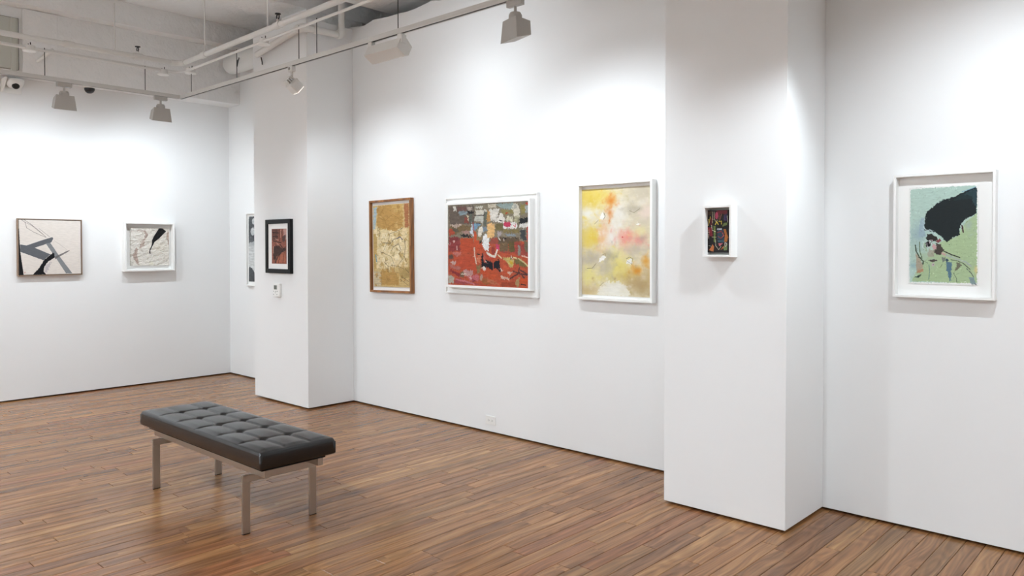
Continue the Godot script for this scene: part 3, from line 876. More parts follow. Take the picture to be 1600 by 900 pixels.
# ------------------------------------------------------------------ painting
func paint(ops: Array, w: int, h: int, seed_: int, streak := 0.05, dabs := 0) -> Image:
	# flat colour laid on a sheet: 0 a filled outline, 1 a brush line, 2 a soft wash; coordinates in thousandths of the sheet
	noise.seed = seed_
	noise.frequency = 0.012
	noise.fractal_octaves = 3
	var px := PackedColorArray()
	px.resize(w * h)
	px.fill(Color.WHITE)
	var scale_ := Vector2(w, h) / 1000.0
	for op in ops:
		var c := Color8(op[1], op[2], op[3])
		var alpha: float = op[4]
		if op[0] == 2:
			var ctr := Vector2(op[6], op[7]) * scale_
			var rad := Vector2(op[8], op[9]) * scale_
			for y in range(maxi(0, int(ctr.y - rad.y * 2.2)), mini(h, int(ctr.y + rad.y * 2.2) + 1)):
				for x in range(maxi(0, int(ctr.x - rad.x * 2.2)), mini(w, int(ctr.x + rad.x * 2.2) + 1)):
					var d := (Vector2(x, y) - ctr) / rad
					var k := d.length_squared() * (1.0 + 1.3 * noise.get_noise_2d(x * 1.6 + 31.0 * rad.x, y * 1.6))
					if k < 4.0:
						var i := y * w + x
						px[i] = px[i].lerp(c, alpha * exp(-k * 1.1) * (1.0 - k / 4.0))
			continue
		var pts := PackedVector2Array()
		for i in range(6, op.size(), 2):
			pts.append(Vector2(op[i], op[i + 1]) * scale_)
		var lo := pts[0]
		var hi := pts[0]
		for q in pts:
			lo = lo.min(q)
			hi = hi.max(q)
		var reach: float = op[5] * scale_.x * (1.0 if op[0] == 0 else 0.5)
		var x0 := maxi(0, int(lo.x - reach - 2))
		var x1 := mini(w, int(hi.x + reach + 3))
		var y0 := maxi(0, int(lo.y - reach - 2))
		var y1 := mini(h, int(hi.y + reach + 3))
		for y in range(y0, y1):
			for x in range(x0, x1):
				var hit := 0.0
				if op[0] == 0:
					var wob := Vector2(noise.get_noise_2d(x * 5.0, y * 5.0), noise.get_noise_2d(y * 5.0 + 70.0, x * 5.0)) * reach * 1.6
					hit = 1.0 if Geometry2D.is_point_in_polygon(Vector2(x + 0.5, y + 0.5) + wob, pts) else 0.0
				else:
					var best := 1e9
					var q := Vector2(x + 0.5, y + 0.5)
					for i in pts.size() - 1:
						best = minf(best, q.distance_to(Geometry2D.get_closest_point_to_segment(q, pts[i], pts[i + 1])))
					hit = clampf(reach * (1.0 + 0.5 * noise.get_noise_2d(x * 6.0, y * 6.0)) - best + 0.5, 0.0, 1.0)
				if hit > 0.0:
					var s := 1.0 + streak * 2.0 * noise.get_noise_2d(x * 1.5 + c.r * 900.0, y * 7.0 + c.b * 900.0)
					var i := y * w + x
					px[i] = px[i].lerp(Color(c.r * s, c.g * s, c.b * s), alpha * hit)
	var rng := RandomNumberGenerator.new()
	rng.seed = seed_
	for k in dabs:
		# short brush dabs that take up the colour under them, a little lighter or darker
		var at := Vector2(rng.randf() * w, rng.randf() * h)
		var dir := Vector2.from_angle(rng.randf() * TAU) * rng.randf_range(2.0, 11.0)
		var from := at + Vector2.from_angle(rng.randf() * TAU) * rng.randf() * 7.0
		var c := px[clampi(int(from.y), 0, h - 1) * w + clampi(int(from.x), 0, w - 1)]
		var g := rng.randf_range(0.78, 1.2)
		c = Color(minf(c.r * g, 0.93), minf(c.g * g, 0.92), minf(c.b * g, 0.9))
		var r := rng.randf_range(0.5, 1.7)
		for y in range(maxi(0, int(minf(at.y, at.y + dir.y) - r)), mini(h, int(maxf(at.y, at.y + dir.y) + r) + 1)):
			for x in range(maxi(0, int(minf(at.x, at.x + dir.x) - r)), mini(w, int(maxf(at.x, at.x + dir.x) + r) + 1)):
				var q := Vector2(x, y)
				if q.distance_to(Geometry2D.get_closest_point_to_segment(q, at, at + dir)) < r:
					px[y * w + x] = px[y * w + x].lerp(c, 0.75)
	var img := Image.create_empty(w, h, false, Image.FORMAT_RGB8)
	for y in h:
		for x in w:
			var g := 1.0 + 0.02 * noise.get_noise_2d(x * 30.0, y * 30.0)
			var c := px[y * w + x]
			img.set_pixel(x, y, Color(c.r * g, c.g * g, c.b * g))
	return img

func art_material(called: String, img: Image, rough := 0.7) -> StandardMaterial3D:
	var m := mat(called, Color(0.96, 0.96, 0.96), rough)
	m.albedo_texture = ImageTexture.create_from_image(img)
	m.metallic_specular = 0.35
	return m

func sheet(w: float, h: float, z0: float, z1: float, at := Vector2.ZERO) -> ArrayMesh:
	# a panel centred on "at" whose front face (towards +z) carries the picture
	var st := begin()
	var x0 := at.x - w / 2
	var x1 := at.x + w / 2
	var y0 := at.y - h / 2
	var y1 := at.y + h / 2
	var f := [Vector3(x0, y1, z1), Vector3(x1, y1, z1), Vector3(x1, y0, z1), Vector3(x0, y0, z1)]
	var uv := [Vector2(0, 0), Vector2(1, 0), Vector2(1, 1), Vector2(0, 1)]
	for k in [0, 1, 2, 0, 2, 3]:
		st.set_uv(uv[k])
		st.set_normal(Vector3(0, 0, 1))
		st.add_vertex(f[k])
	for i in 4:
		var j := (i + 1) % 4
		var n: Vector3 = (f[i] + f[j]) / 2.0 - Vector3(at.x, at.y, z1)
		n = n.normalized()
		var b0: Vector3 = f[i] + Vector3(0, 0, z0 - z1)
		var b1: Vector3 = f[j] + Vector3(0, 0, z0 - z1)
		for q in [[f[i], uv[i]], [b0, uv[i]], [b1, uv[j]], [f[i], uv[i]], [b1, uv[j]], [f[j], uv[j]]]:
			st.set_uv(q[1])
			st.set_normal(n)
			st.add_vertex(q[0])
	return st.commit()

func rails(st: SurfaceTool, w: float, h: float, face: float, z0: float, z1: float, c := 0.0015) -> SurfaceTool:
	# four mitred rails round an opening, outer size w by h
	var ox := w / 2
	var oy := h / 2
	var ix := ox - face
	var iy := oy - face
	var outer := [Vector2(-ox, oy), Vector2(ox, oy), Vector2(ox, -oy), Vector2(-ox, -oy)]
	var inner := [Vector2(-ix, iy), Vector2(ix, iy), Vector2(ix, -iy), Vector2(-ix, -iy)]
	for i in 4:
		var j := (i + 1) % 4
		var prof := []
		for e in [i, j]:
			var o: Vector2 = outer[e]
			var n: Vector2 = inner[e]
			var d := (o - n).normalized() * c * 1.414
			prof.append([Vector3(o.x, o.y, z0), Vector3(o.x, o.y, z1 - c), Vector3(o.x - d.x, o.y - d.y, z1), Vector3(n.x + d.x, n.y + d.y, z1), Vector3(n.x, n.y, z1 - c), Vector3(n.x, n.y, z0)])
		var mid := Vector3.ZERO
		for a in prof:
			for q in a:
				mid += q / 12.0
		for k in 6:
			var k2 := (k + 1) % 6
			quad(st, prof[0][k], prof[0][k2], prof[1][k2], prof[1][k], mid)
	return st

# ------------------------------------------------------------------ lamps
func aim(d: Vector3) -> Basis:
	return Basis.looking_at(d.normalized(), Vector3.UP)

func spot(parent: Node, at: Vector3, dir: Vector3, energy: float, angle := 70.0) -> void:
	var l := SpotLight3D.new()
	l.name = "spot_light"
	parent.add_child(l, true)
	l.transform = Transform3D(aim(dir), at)
	l.light_color = LAMP_COLOR
	l.light_energy = energy
	l.light_size = 0.02
	l.spot_angle = angle
	l.spot_angle_attenuation = 1.0
	l.spot_range = 20.0
	l.spot_attenuation = 2.0
	l.shadow_enabled = true

func flood(label: String, at: Vector3, dir: Vector3, energy: float, group := "flood heads on the lighting track", turn_head := 0.0, angle := 72.0) -> Node3D:
	# a boxy flood head: adapter in the track, stem, round knuckle, wedge-shaped housing, lens
	var o := thing("track_flood_lamp", label, "track light", at, 0.0, group)
	var flat := Vector3(dir.x, 0, dir.z).normalized()
	var yaw := Basis.looking_at(flat, Vector3.UP)
	var st := begin()
	box(st, Vector3(-0.06, -0.058, -0.017), Vector3(0.06, -0.019, 0.017), 0.003)
	var ad := obj("track_adapter", st, M.lamp_grey, o)
	ad.basis = Basis(Vector3.UP, PI / 2) if absf(at.x - XT) < 0.01 else Basis.IDENTITY
	obj("stem", tube(begin(), [Vector3(0, -0.05, 0), Vector3(0, -0.1, 0)], 0.009), M.lamp_grey, o)
	obj("knuckle", lathe(begin(), [Vector2(0.0, -0.158), Vector2(0.04, -0.152), Vector2(0.04, -0.112), Vector2(0.032, -0.096), Vector2(0.0, -0.09)]), M.lamp_grey, o)
	var tilt := yaw * Basis(Vector3.RIGHT, -0.04) * Basis(Vector3.UP, turn_head)
	var c := Vector3(0, -0.2, 0)
	var ring := func(wt: float, wb: float, yt: float, yb: float, z: float) -> Array:
		return [c + tilt * Vector3(-wt, yt, z), c + tilt * Vector3(wt, yt, z), c + tilt * Vector3(wb, yb, z), c + tilt * Vector3(-wb, yb, z)]
	obj("housing", hexa(begin(), ring.call(0.072, 0.09, 0.062, -0.068, 0.045) + ring.call(0.074, 0.088, 0.05, -0.036, -0.055)), M.lamp_grey, o)
	obj("lens", hexa(begin(), ring.call(0.066, 0.078, 0.042, -0.03, -0.0555) + ring.call(0.066, 0.078, 0.042, -0.03, -0.058)), M.glow, o)
	spot(o, c + tilt * Vector3(0, -0.015, -0.075), dir, energy, angle)
	return o

# ------------------------------------------------------------------ scene
const LAMP_COLOR := Color(0.92, 0.965, 1.0)

func _ready() -> void:
	# camera: 1.5 m high, looking across the room to the long wall, lens shifted down a little
	var cam := Camera3D.new()
	cam.name = "camera"
	add_child(cam)
	cam.position = Vector3(0, 1.5, 4.413)
	cam.rotation = Vector3(-0.0176, 0.746, -0.0006)
	cam.projection = Camera3D.PROJECTION_FRUSTUM
	cam.near = 0.05
	cam.far = 60.0
	cam.size = 2.0 * 0.05 * 450.0 / 1197.2
	cam.frustum_offset = Vector2(0, -0.05 * 42.2 / 1197.2)
	cam.current = true

	var env := Environment.new()
	env.background_mode = Environment.BG_COLOR
	env.background_color = Color(0.02, 0.02, 0.02)
	env.tonemap_mode = Environment.TONE_MAPPER_LINEAR
	env.tonemap_exposure = 1.04
	env.sdfgi_enabled = true
	env.ssao_enabled = true
	env.ssil_enabled = true
	var we := WorldEnvironment.new()
	we.name = "world_environment"
	we.environment = env
	add_child(we)

	materials()
	shell()
	floor_planks()
	ceiling()
	track_and_lamps()
	bench()
	pictures()
	fittings()
	pipes()

func materials() -> void:
	mat("wall_paint", Color("ebebea"), 0.85, 0.0, 0.3)
	relief(M.wall_paint, 0.03, 1.2, 0.8, 0.12)
	mat("ceiling_paint", Color(0.95, 0.95, 0.945), 0.9, 0.0, 0.25)
	relief(M.ceiling_paint, 0.012, 6.0, 1.1, 0.9)
	mat("pipe_paint", Color("e4e3df"), 0.5)
	mat("reveal", Color(0.5, 0.46, 0.42), 0.9)
	mat("subfloor", Color(0.48, 0.4, 0.33), 0.9)
	mat("lamp_white", Color("dcdbd7"), 0.45)
	mat("lamp_grey", Color(0.71, 0.7, 0.68), 0.5)
	mat("track_white", Color("d2d1cd"), 0.5)
	mat("cable", Color("3a3a38"), 0.5)
	mat("black_plastic", Color("121212"), 0.3)
	mat("black_metal", Color("1b1b1b"), 0.5, 0.3)
	mat("white_plastic", Color("ecebe7"), 0.4)
	mat("screen_grey", Color("6f736c"), 0.25)
	mat("button_grey", Color("a6a5a0"), 0.5)
	mat("slot", Color("3c3a38"), 0.6)
	mat("frame_white", Color("efeeeb"), 0.5)
	mat("mat_board", Color("f0efec"), 0.9, 0.0, 0.2)
	mat("frame_black", Color(0.055, 0.055, 0.058), 0.5, 0.0, 0.35)
	mat("grey_back", Color("b9b8b3"), 0.9, 0.0, 0.2)
	mat("leather", Color(0.115, 0.115, 0.118), 0.25, 0.0, 0.5)
	relief(M.leather, 0.2, 1.0, 6.0, 0.15)
	mat("felt", Color("0c0c0c"), 0.95)
	mat("steel", Color("b4aca2"), 0.36, 1.0)
	mat("panel_grey", Color("c2c2b9"), 0.6)
	var g := mat("glow", Color("f4f2ec"), 0.5)
	g.emission_enabled = true
	g.emission = Color(1.0, 0.98, 0.95)
	g.emission_energy_multiplier = 1.5
	var fw := mat("frame_wood", Color("a8713f"), 0.45)
	fw.albedo_texture = wood_texture(128, 256, 41, 2.2, 0.25, 0.25)
	fw.uv1_triplanar = true
	fw.uv1_scale = Vector3.ONE * 2.5
	mat("frame_brown", Color("8f7763"), 0.5)
	mat("frame_brown_dark", Color("5b4434"), 0.5)
	var fl := mat("floor_wood", Color.WHITE, 0.24, 0.0, 0.42)
	fl.albedo_texture = wood_texture(512, 1024, 7, 2.0, 0.16, 0.22)
	fl.vertex_color_use_as_albedo = true

func shell() -> void:
	var gap := 0.014
	var w := obj("wall_long", one_box(Vector3(XL - 0.15, gap, -0.15), Vector3(ROOM_X + 0.15, 3.605, 0.0)), M.wall_paint)
	structure(w, "long white plastered wall hung with a row of framed works", "wall")
	w = obj("wall_far", one_box(Vector3(XL - 0.15, gap, 0.0), Vector3(XL, SLAB, ROOM_Z)), M.wall_paint)
	structure(w, "white end wall at the left under the concrete beam", "wall")
	w = obj("wall_right", one_box(Vector3(ROOM_X, gap, 0.0), Vector3(ROOM_X + 0.15, SLAB, ROOM_Z)), M.wall_paint)
	structure(w, "white end wall behind the viewer on the right", "wall")
	w = obj("wall_behind", one_box(Vector3(XL - 0.15, gap, ROOM_Z), Vector3(ROOM_X + 0.15, SLAB, ROOM_Z + 0.15)), M.wall_paint)
	structure(w, "white wall behind the viewer", "wall")
	w = obj("wall_upper", one_box(Vector3(XL - 0.15, 3.3, -0.95), Vector3(ROOM_X + 0.15, SLAB, -0.8)), M.ceiling_paint)
	structure(w, "old wall set back above the top of the long wall", "wall")
	w = obj("wall_upper_end", one_box(Vector3(XL - 0.3, 3.3, -0.95), Vector3(XL - 0.15, SLAB, 0.0)), M.ceiling_paint)
	structure(w, "short return above the long wall at the far corner", "wall")
	w = obj("wall_upper_right", one_box(Vector3(ROOM_X, 3.3, -0.95), Vector3(ROOM_X + 0.15, SLAB, 0.0)), M.ceiling_paint)
	structure(w, "short return above the long wall at the right end", "wall")
	w = obj("wall_ledge", one_box(Vector3(XL - 0.15, 3.3, -0.8), Vector3(ROOM_X + 0.15, 3.5, -0.15)), M.ceiling_paint)
	structure(w, "dusty ledge behind the top of the long wall", "wall")
	# rough plaster edge left along the top of the long wall
	var st := begin()
	var rng := RandomNumberGenerator.new()
	rng.seed = 12
	var x := XL
	var y := 3.655
	while x < ROOM_X:
		var x2 := x + rng.randf_range(0.08, 0.22)
		var y2 := 3.655 + rng.randf_range(-0.022, 0.022)
		hexa(st, [Vector3(x, 3.5, -0.17), Vector3(x, 3.5, -0.02), Vector3(x, y - 0.03, -0.02), Vector3(x, y, -0.1), Vector3(x2, 3.5, -0.17), Vector3(x2, 3.5, -0.02), Vector3(x2, y2 - 0.03, -0.02), Vector3(x2, y2, -0.1)])
		x = x2
		y = y2
	structure(obj("trim_1", st, M.ceiling_paint), "rough broken plaster edge along the top of the long wall", "plaster edge")
	for p in [["wall_far_pillar", -7.143, -6.173, 0.5074, "white square pillar with the black frame and the thermostat"], ["wall_near_pillar", -2.387, -1.656, 0.5152, "white square pillar carrying the small colourful panel"]]:
		w = obj(p[0], one_box(Vector3(p[1], gap, 0.0), Vector3(p[2], 3.605, p[3]), 0.002), M.wall_paint)
		structure(w, p[4], "pillar")
		structure(obj("wall_column" + p[0].substr(4), one_box(Vector3(p[1] + 0.27, 3.55, -0.3), Vector3(p[2] - 0.25, 3.8, p[3] - 0.16)), M.ceiling_paint), "concrete column head above the " + p[4], "column")
		structure(obj("baseboard_" + p[0].substr(5), one_box(Vector3(p[1] + 0.09, 0.0, 0.0), Vector3(p[2] - 0.09, gap, p[3] - 0.09)), M.reveal), "recessed plinth under the " + p[4], "baseboard")
	structure(obj("baseboard_long", one_box(Vector3(XL - 0.1, 0.0, -0.14), Vector3(ROOM_X, gap, -0.09)), M.reveal), "recessed plinth strip along the foot of the long wall", "baseboard")
	structure(obj("baseboard_far", one_box(Vector3(XL - 0.14, 0.0, 0.0), Vector3(XL - 0.09, gap, ROOM_Z)), M.reveal), "recessed plinth strip along the foot of the far wall", "baseboard")
	structure(obj("baseboard_right", one_box(Vector3(ROOM_X + 0.09, 0.0, 0.0), Vector3(ROOM_X + 0.14, gap, ROOM_Z)), M.reveal), "recessed plinth strip along the foot of the right wall", "baseboard")
	structure(obj("baseboard_behind", one_box(Vector3(XL, 0.0, ROOM_Z + 0.09), Vector3(ROOM_X, gap, ROOM_Z + 0.14)), M.reveal), "recessed plinth strip along the foot of the wall behind", "baseboard")

func plank_mesh(st: SurfaceTool, x0: float, x1: float, z0: float, z1: float, tone: Color, off: Vector2, drop: float) -> void:
	var g := 0.001
	var c := 0.002
	var lo := -0.016
	var top := -drop
	var o := [Vector3(x0 + g, top - c, z0 + g), Vector3(x1 - g, top - c, z0 + g), Vector3(x1 - g, top - c, z1 - g), Vector3(x0 + g, top - c, z1 - g)]
	var i := [Vector3(x0 + g + c, top, z0 + g + c), Vector3(x1 - g - c, top, z0 + g + c), Vector3(x1 - g - c, top, z1 - g - c), Vector3(x0 + g + c, top, z1 - g - c)]
	var faces := [[i[0], i[1], i[2], i[3]]]
	for k in 4:
		var k2 := (k + 1) % 4
		faces.append([o[k], o[k2], i[k2], i[k]])
		faces.append([Vector3(o[k].x, lo, o[k].z), Vector3(o[k2].x, lo, o[k2].z), o[k2], o[k]])
	var mid := Vector3((x0 + x1) / 2, lo, (z0 + z1) / 2)
	for f in faces:
		var n: Vector3 = Plane(f[0], f[1], f[2]).normal
		var order := [0, 1, 2, 0, 2, 3]
		if n.dot((f[0] + f[2]) / 2.0 - mid) < 0.0:
			n = -n
			order = [0, 2, 1, 0, 3, 2]
		for k in order:
			st.set_normal(n)
			st.set_color(tone)
			st.set_uv(Vector2((f[k].x - x0) / 0.5, (f[k].z - z0) / 2.0) + off)
			st.add_vertex(f[k])

func floor_planks() -> void:
	var fl := Node3D.new()
	fl.name = "floor"
	add_child(fl)
	structure(fl, "brown hardwood strip floor with a soft sheen", "floor")
	obj("subfloor", one_box(Vector3(XL - 0.1, -0.1, -0.1), Vector3(ROOM_X + 0.1, -0.0165, ROOM_Z + 0.1)), M.subfloor, fl)
	var rng := RandomNumberGenerator.new()
	rng.seed = 77
	var tones := [Color(0.41, 0.222, 0.118), Color(0.385, 0.205, 0.11), Color(0.435, 0.24, 0.126), Color(0.355, 0.19, 0.107), Color(0.45, 0.258, 0.136), Color(0.4, 0.218, 0.118), Color(0.315, 0.165, 0.1), Color(0.35, 0.21, 0.116), Color(0.4, 0.212, 0.112), Color(0.37, 0.172, 0.1), Color(0.52, 0.31, 0.165), Color(0.27, 0.145, 0.095)]
	var planks := []
	var w := 0.085
	var x := -8.755
	while x < ROOM_X:
		var z := -0.1 - rng.randf() * 0.9
		while z < ROOM_Z:
			var z2 := z + rng.randf_range(0.65, 1.75)
			if rng.randf() < 0.12:
				z2 = z + rng.randf_range(0.3, 0.6)
			var a := maxf(z, -0.095)
			var b := minf(z2, ROOM_Z + 0.095)
			if b - a > 0.03:
				var t: Color = tones[mini(int(pow(rng.randf(), 1.25) * tones.size()), tones.size() - 1)]
				t = t.lerp(tones[0], 0.25) * rng.randf_range(0.93, 1.07) * Color(1.0, 0.89, 0.7)
				t.a = 1.0
				planks.append([x, x + w, a, b, t, Vector2(rng.randf(), rng.randf()), rng.randf() * 0.0002])
			z = z2
		x += w
	# the planks in view, nearest first, are pieces of their own
	var seen := PackedVector2Array([Vector2(-8.7, -0.1), Vector2(-8.7, 2.5), Vector2(-4.1, 3.55), Vector2(-0.55, 0.3), Vector2(-0.45, -0.1)])
	for p in planks:
		var score := 0.0
		for k in 7:
			var q := Vector2((p[0] + p[1]) / 2, lerpf(p[2], p[3], k / 6.0))
			if Geometry2D.is_point_in_polygon(q, seen):
				score += (p[3] - p[2]) / pow(q.distance_to(Vector2(0, 4.413)), 3.0)
		p.append(score)
	planks.sort_custom(func(a, b): return a[7] > b[7])
	var rest := SurfaceTool.new()
	rest.begin(Mesh.PRIMITIVE_TRIANGLES)
	for i in planks.size():
		var p = planks[i]
		if i < 300 and p[7] > 0.0:
			var st := SurfaceTool.new()
			st.begin(Mesh.PRIMITIVE_TRIANGLES)
			plank_mesh(st, p[0], p[1], p[2], p[3], p[4], p[5], p[6])
			mesh_node("plank", st.commit(), M.floor_wood, fl)
		else:
			plank_mesh(rest, p[0], p[1], p[2], p[3], p[4], p[5], p[6])
	mesh_node("more_planks", rest.commit(), M.floor_wood, fl).set_meta("kind", "stuff")

func rough_beam(parent: Node, lo: Vector3, hi: Vector3, seed_: int) -> void:
	# a cast beam along z with uneven lower edges
	var st := begin()
	var rng := RandomNumberGenerator.new()
	rng.seed = seed_
	var z := lo.z
	var a := [lo.x, hi.x, lo.y]
	while z < hi.z:
		var z2 := minf(z + rng.randf_range(0.15, 0.5), hi.z)
		var b := [lo.x + rng.randf_range(-0.012, 0.012), hi.x + rng.randf_range(-0.012, 0.012), lo.y + rng.randf_range(-0.008, 0.008)]
		hexa(st, [Vector3(a[0], a[2], z), Vector3(a[1], a[2], z), Vector3(hi.x, hi.y, z), Vector3(lo.x, hi.y, z), Vector3(b[0], b[2], z2), Vector3(b[1], b[2], z2), Vector3(hi.x, hi.y, z2), Vector3(lo.x, hi.y, z2)])
		a = b
		z = z2
	obj("beam", st, M.ceiling_paint, parent)

func ceiling() -> void:
	var c := Node3D.new()
	c.name = "ceiling"
	add_child(c)
	structure(c, "painted concrete ceiling with deep beams", "ceiling")
	obj("slab", one_box(Vector3(XL - 0.3, SLAB, -0.95), Vector3(ROOM_X + 0.15, SLAB + 0.2, ROOM_Z + 0.15)), M.ceiling_paint, c)
	rough_beam(c, Vector3(XL - 0.02, 3.77, -0.8), Vector3(-8.215, SLAB, ROOM_Z), 4)
	obj("lower_beam", one_box(Vector3(XL - 0.01, 3.157, 0.0), Vector3(-8.378, 3.775, ROOM_Z), 0.004), M.ceiling_paint, c)
	var k := 6
	for b in [[-6.87, -6.42], [-5.95, -5.35], [-4.2, -3.6], [-2.4, -1.65], [-0.2, 0.4], [2.0, 2.6]]:
		rough_beam(c, Vector3(b[0], 3.77, -0.8), Vector3(b[1], SLAB, ROOM_Z), k)
		k += 1
	# square casing on the beam face at the left and the panel beside it
	var ap := place("access_panel", c)
	ap.position = Vector3(-8.378, 3.16, 2.8)
	ap.set_meta("label", "grey flat panel with a dark edge")
	obj("panel", one_box(Vector3(0.0, 0.02, -0.56), Vector3(0.03, 0.5, 0.56), 0.003), M.panel_grey, ap)
	obj("seal", one_box(Vector3(0.0, 0.02, -0.566), Vector3(0.022, 0.505, 0.566)), M.slot, ap)
	obj("corner_post", one_box(Vector3(0.0, -0.0, -0.545), Vector3(0.038, 0.5, -0.5), 0.004), M.panel_grey, ap)
	obj("beam_casing", one_box(Vector3(-8.4, 3.16, 1.9), Vector3(-8.362, 3.77, 2.2), 0.003), M.ceiling_paint, c)

func track_and_lamps() -> void:
	var t := thing("lighting_track", "white suspended lighting track turning the corner below the pipes", "lighting track", Vector3(XT, YT, ZT))
	var rel := func(p: Vector3) -> Vector3:
		return p - Vector3(XT, YT, ZT)
	for s in [[Vector3(XT - 0.018, 0, ZT - 0.018), Vector3(ROOM_X - 0.4, 0, ZT + 0.018)], [Vector3(XT - 0.018, 0, ZT + 0.018), Vector3(XT + 0.018, 0, 6.6)]]:
		var st := begin()
		box(st, rel.call(s[0] + Vector3(0, YT - 0.006, 0)), rel.call(s[1] + Vector3(0, YT + 0.017, 0)), 0.001)
		# two lips leave a dark slot along the underside
		var along_x: bool = s[1].x - s[0].x > 1.0
		var lip := Vector3(0, 0, 0.006) if along_x else Vector3(0.006, 0, 0)
		var span: Vector3 = s[1] - s[0]
		var keep: Vector3 = Vector3(span.x, 0, 0) if along_x else Vector3(0, 0, span.z)
		box(st, rel.call(s[0] + Vector3(0, YT - 0.018, 0)), rel.call(s[0] + keep + lip + Vector3(0, YT - 0.006, 0)))
		box(st, rel.call(s[1] - keep - lip + Vector3(0, YT - 0.018, 0)), rel.call(s[1] + Vector3(0, YT - 0.006, 0)))
		obj("rail", st, M.track_white, t)
		var inner := begin()
		box(inner, rel.call(s[0] + lip + Vector3(0, YT - 0.015, 0)), rel.call(s[1] - lip + Vector3(0, YT - 0.0055, 0)))
		obj("slot", inner, M.slot, t)
	for r in [[XT, 2.246, 3.245], [XT, 1.394, 3.236], [-7.334, ZT, 3.225], [-6.437, ZT, 3.262], [-5.426, ZT, 3.273], [-5.171, ZT, 3.282], [-4.175, ZT, 3.3], [XT, 3.4, 3.25], [XT, 4.8, 3.25], [-2.6, ZT, 3.3], [-0.6, ZT, 3.3], [1.6, ZT, 3.3]]:
		var top := Vector3(r[0], r[2], r[1])
		obj("rod", tube(begin(), [rel.call(Vector3(r[0], YT + 0.016, r[1])), rel.call(top)], 0.0035, 8), M.cable, t)
	# flood heads along the far wall
	flood("grey flood head above the canvas with grey and black diagonal bars", Vector3(XT, YT, 2.095), Vector3(-1.0, -1.5, -0.08), E_FAR, "flood heads on the lighting track", 0.0, 78.0)
	flood("grey flood head next to the track corner, above the white box frame", Vector3(XT, YT, 1.25), Vector3(-1.0, -1.7, -0.7), E_FAR * 1.1, "flood heads on the lighting track", 0.5, 80.0)
	for z in [3.3, 4.6]:  # heads out of view, placed to light the far wall
		flood("flood head further along the far wall, out of view, placed to light that wall", Vector3(XT, YT, z), Vector3(-1.0, -1.5, 0.0), E_FAR, "flood heads out of view", 0.0, 78.0)
	# along the long wall
	flood("large flood head at the top edge, seen against the bright wall", Vector3(-3.08, YT, ZT), Vector3(0.0, -1.8, -1.0), E_LONG, "flood heads on the lighting track", -0.25, 72.0)
	flood("flood head turned towards the near pillar, out of view", Vector3(-0.88, YT, ZT), Vector3(-1.15, -1.3, -0.47), E_LONG * 1.15, "flood heads out of view", 0.0, 31.0)
	for x in [-0.62, 0.75, 2.4]:  # heads out of view, placed to light the right part of the wall
		flood("flood head further along the long wall, out of view, placed to light that wall", Vector3(x, YT, ZT), Vector3(0.0, -1.8, -1.0), E_LONG, "flood heads out of view")
	# unseen middle run, placed to light the floor and the pillar fronts
	var mid := thing("lighting_track", "unseen middle lighting track over the floor, placed to light floor and pillar fronts", "lighting track", Vector3(-2.0, YT, 4.3))
	obj("rail", one_box(Vector3(-5.0, -0.018, -0.018), Vector3(5.0, 0.017, 0.018), 0.001), M.track_white, mid)
	for x in [-4.8, 0.0, 4.8]:
		obj("rod", tube(begin(), [Vector3(x, 0.016, 0), Vector3(x, SLAB - YT, 0)], 0.0035, 8), M.cable, mid)
	for x in [-6.6, -4.2, -1.8, 0.6, 2.6]:
		flood("unseen flood head of the middle track, placed to light floor and pillar fronts", Vector3(x, YT, 4.3), Vector3(0.0, -1.0, -0.5), E_MID * (1.25 if x < -3.0 else 0.9), "flood heads out of view", 0.0, 68.0)
	square_spot()
	wall_washer()
	# unseen second track, placed to brighten the room off the walls behind the viewer
	var u := thing("lighting_track", "unseen second lighting track behind the viewer, placed to brighten the room", "lighting track", Vector3(3.5, YT, 6.5))
	obj("rail", one_box(Vector3(-11.4, -0.018, -0.018), Vector3(0.018, 0.017, 0.018), 0.001), M.track_white, u)
	obj("rail", one_box(Vector3(-0.018, -0.018, -5.0), Vector3(0.018, 0.017, -0.018), 0.001), M.track_white, u)
	for p in [Vector3(-11.0, 0, 0), Vector3(-5.0, 0, 0), Vector3(0, 0, 0), Vector3(0, 0, -4.8)]:
		obj("rod", tube(begin(), [p + Vector3(0, 0.016, 0), p + Vector3(0, SLAB - YT, 0)], 0.0035, 8), M.cable, u)
	for x in [-7.6, -6.2, -4.6, -3.0, -1.0, 1.5]:
		flood("unseen flood head of the second track, placed to brighten the room off the wall behind the viewer", Vector3(x, YT, 6.5), Vector3(0.0, -2.6, 1.0), E_BACK * (1.25 if x < -4.0 else 0.65), "flood heads out of view", 0.0, 56.0)
	for z in [2.6, 5.0]:
		flood("unseen flood head of the second track, placed to brighten the room off the right end wall", Vector3(3.5, YT, z), Vector3(1.0, -2.6, 0.0), E_BACK * 0.6, "flood heads out of view", 0.0, 56.0)

const E_FAR := 1.3
const E_LONG := 1.6
const E_BACK := 11.0  # unseen second track, sets the bounced light in the room
const E_MID := 3.6  # unseen middle track, sets the light on floor and pillar fronts
const E_WASH := 0.85

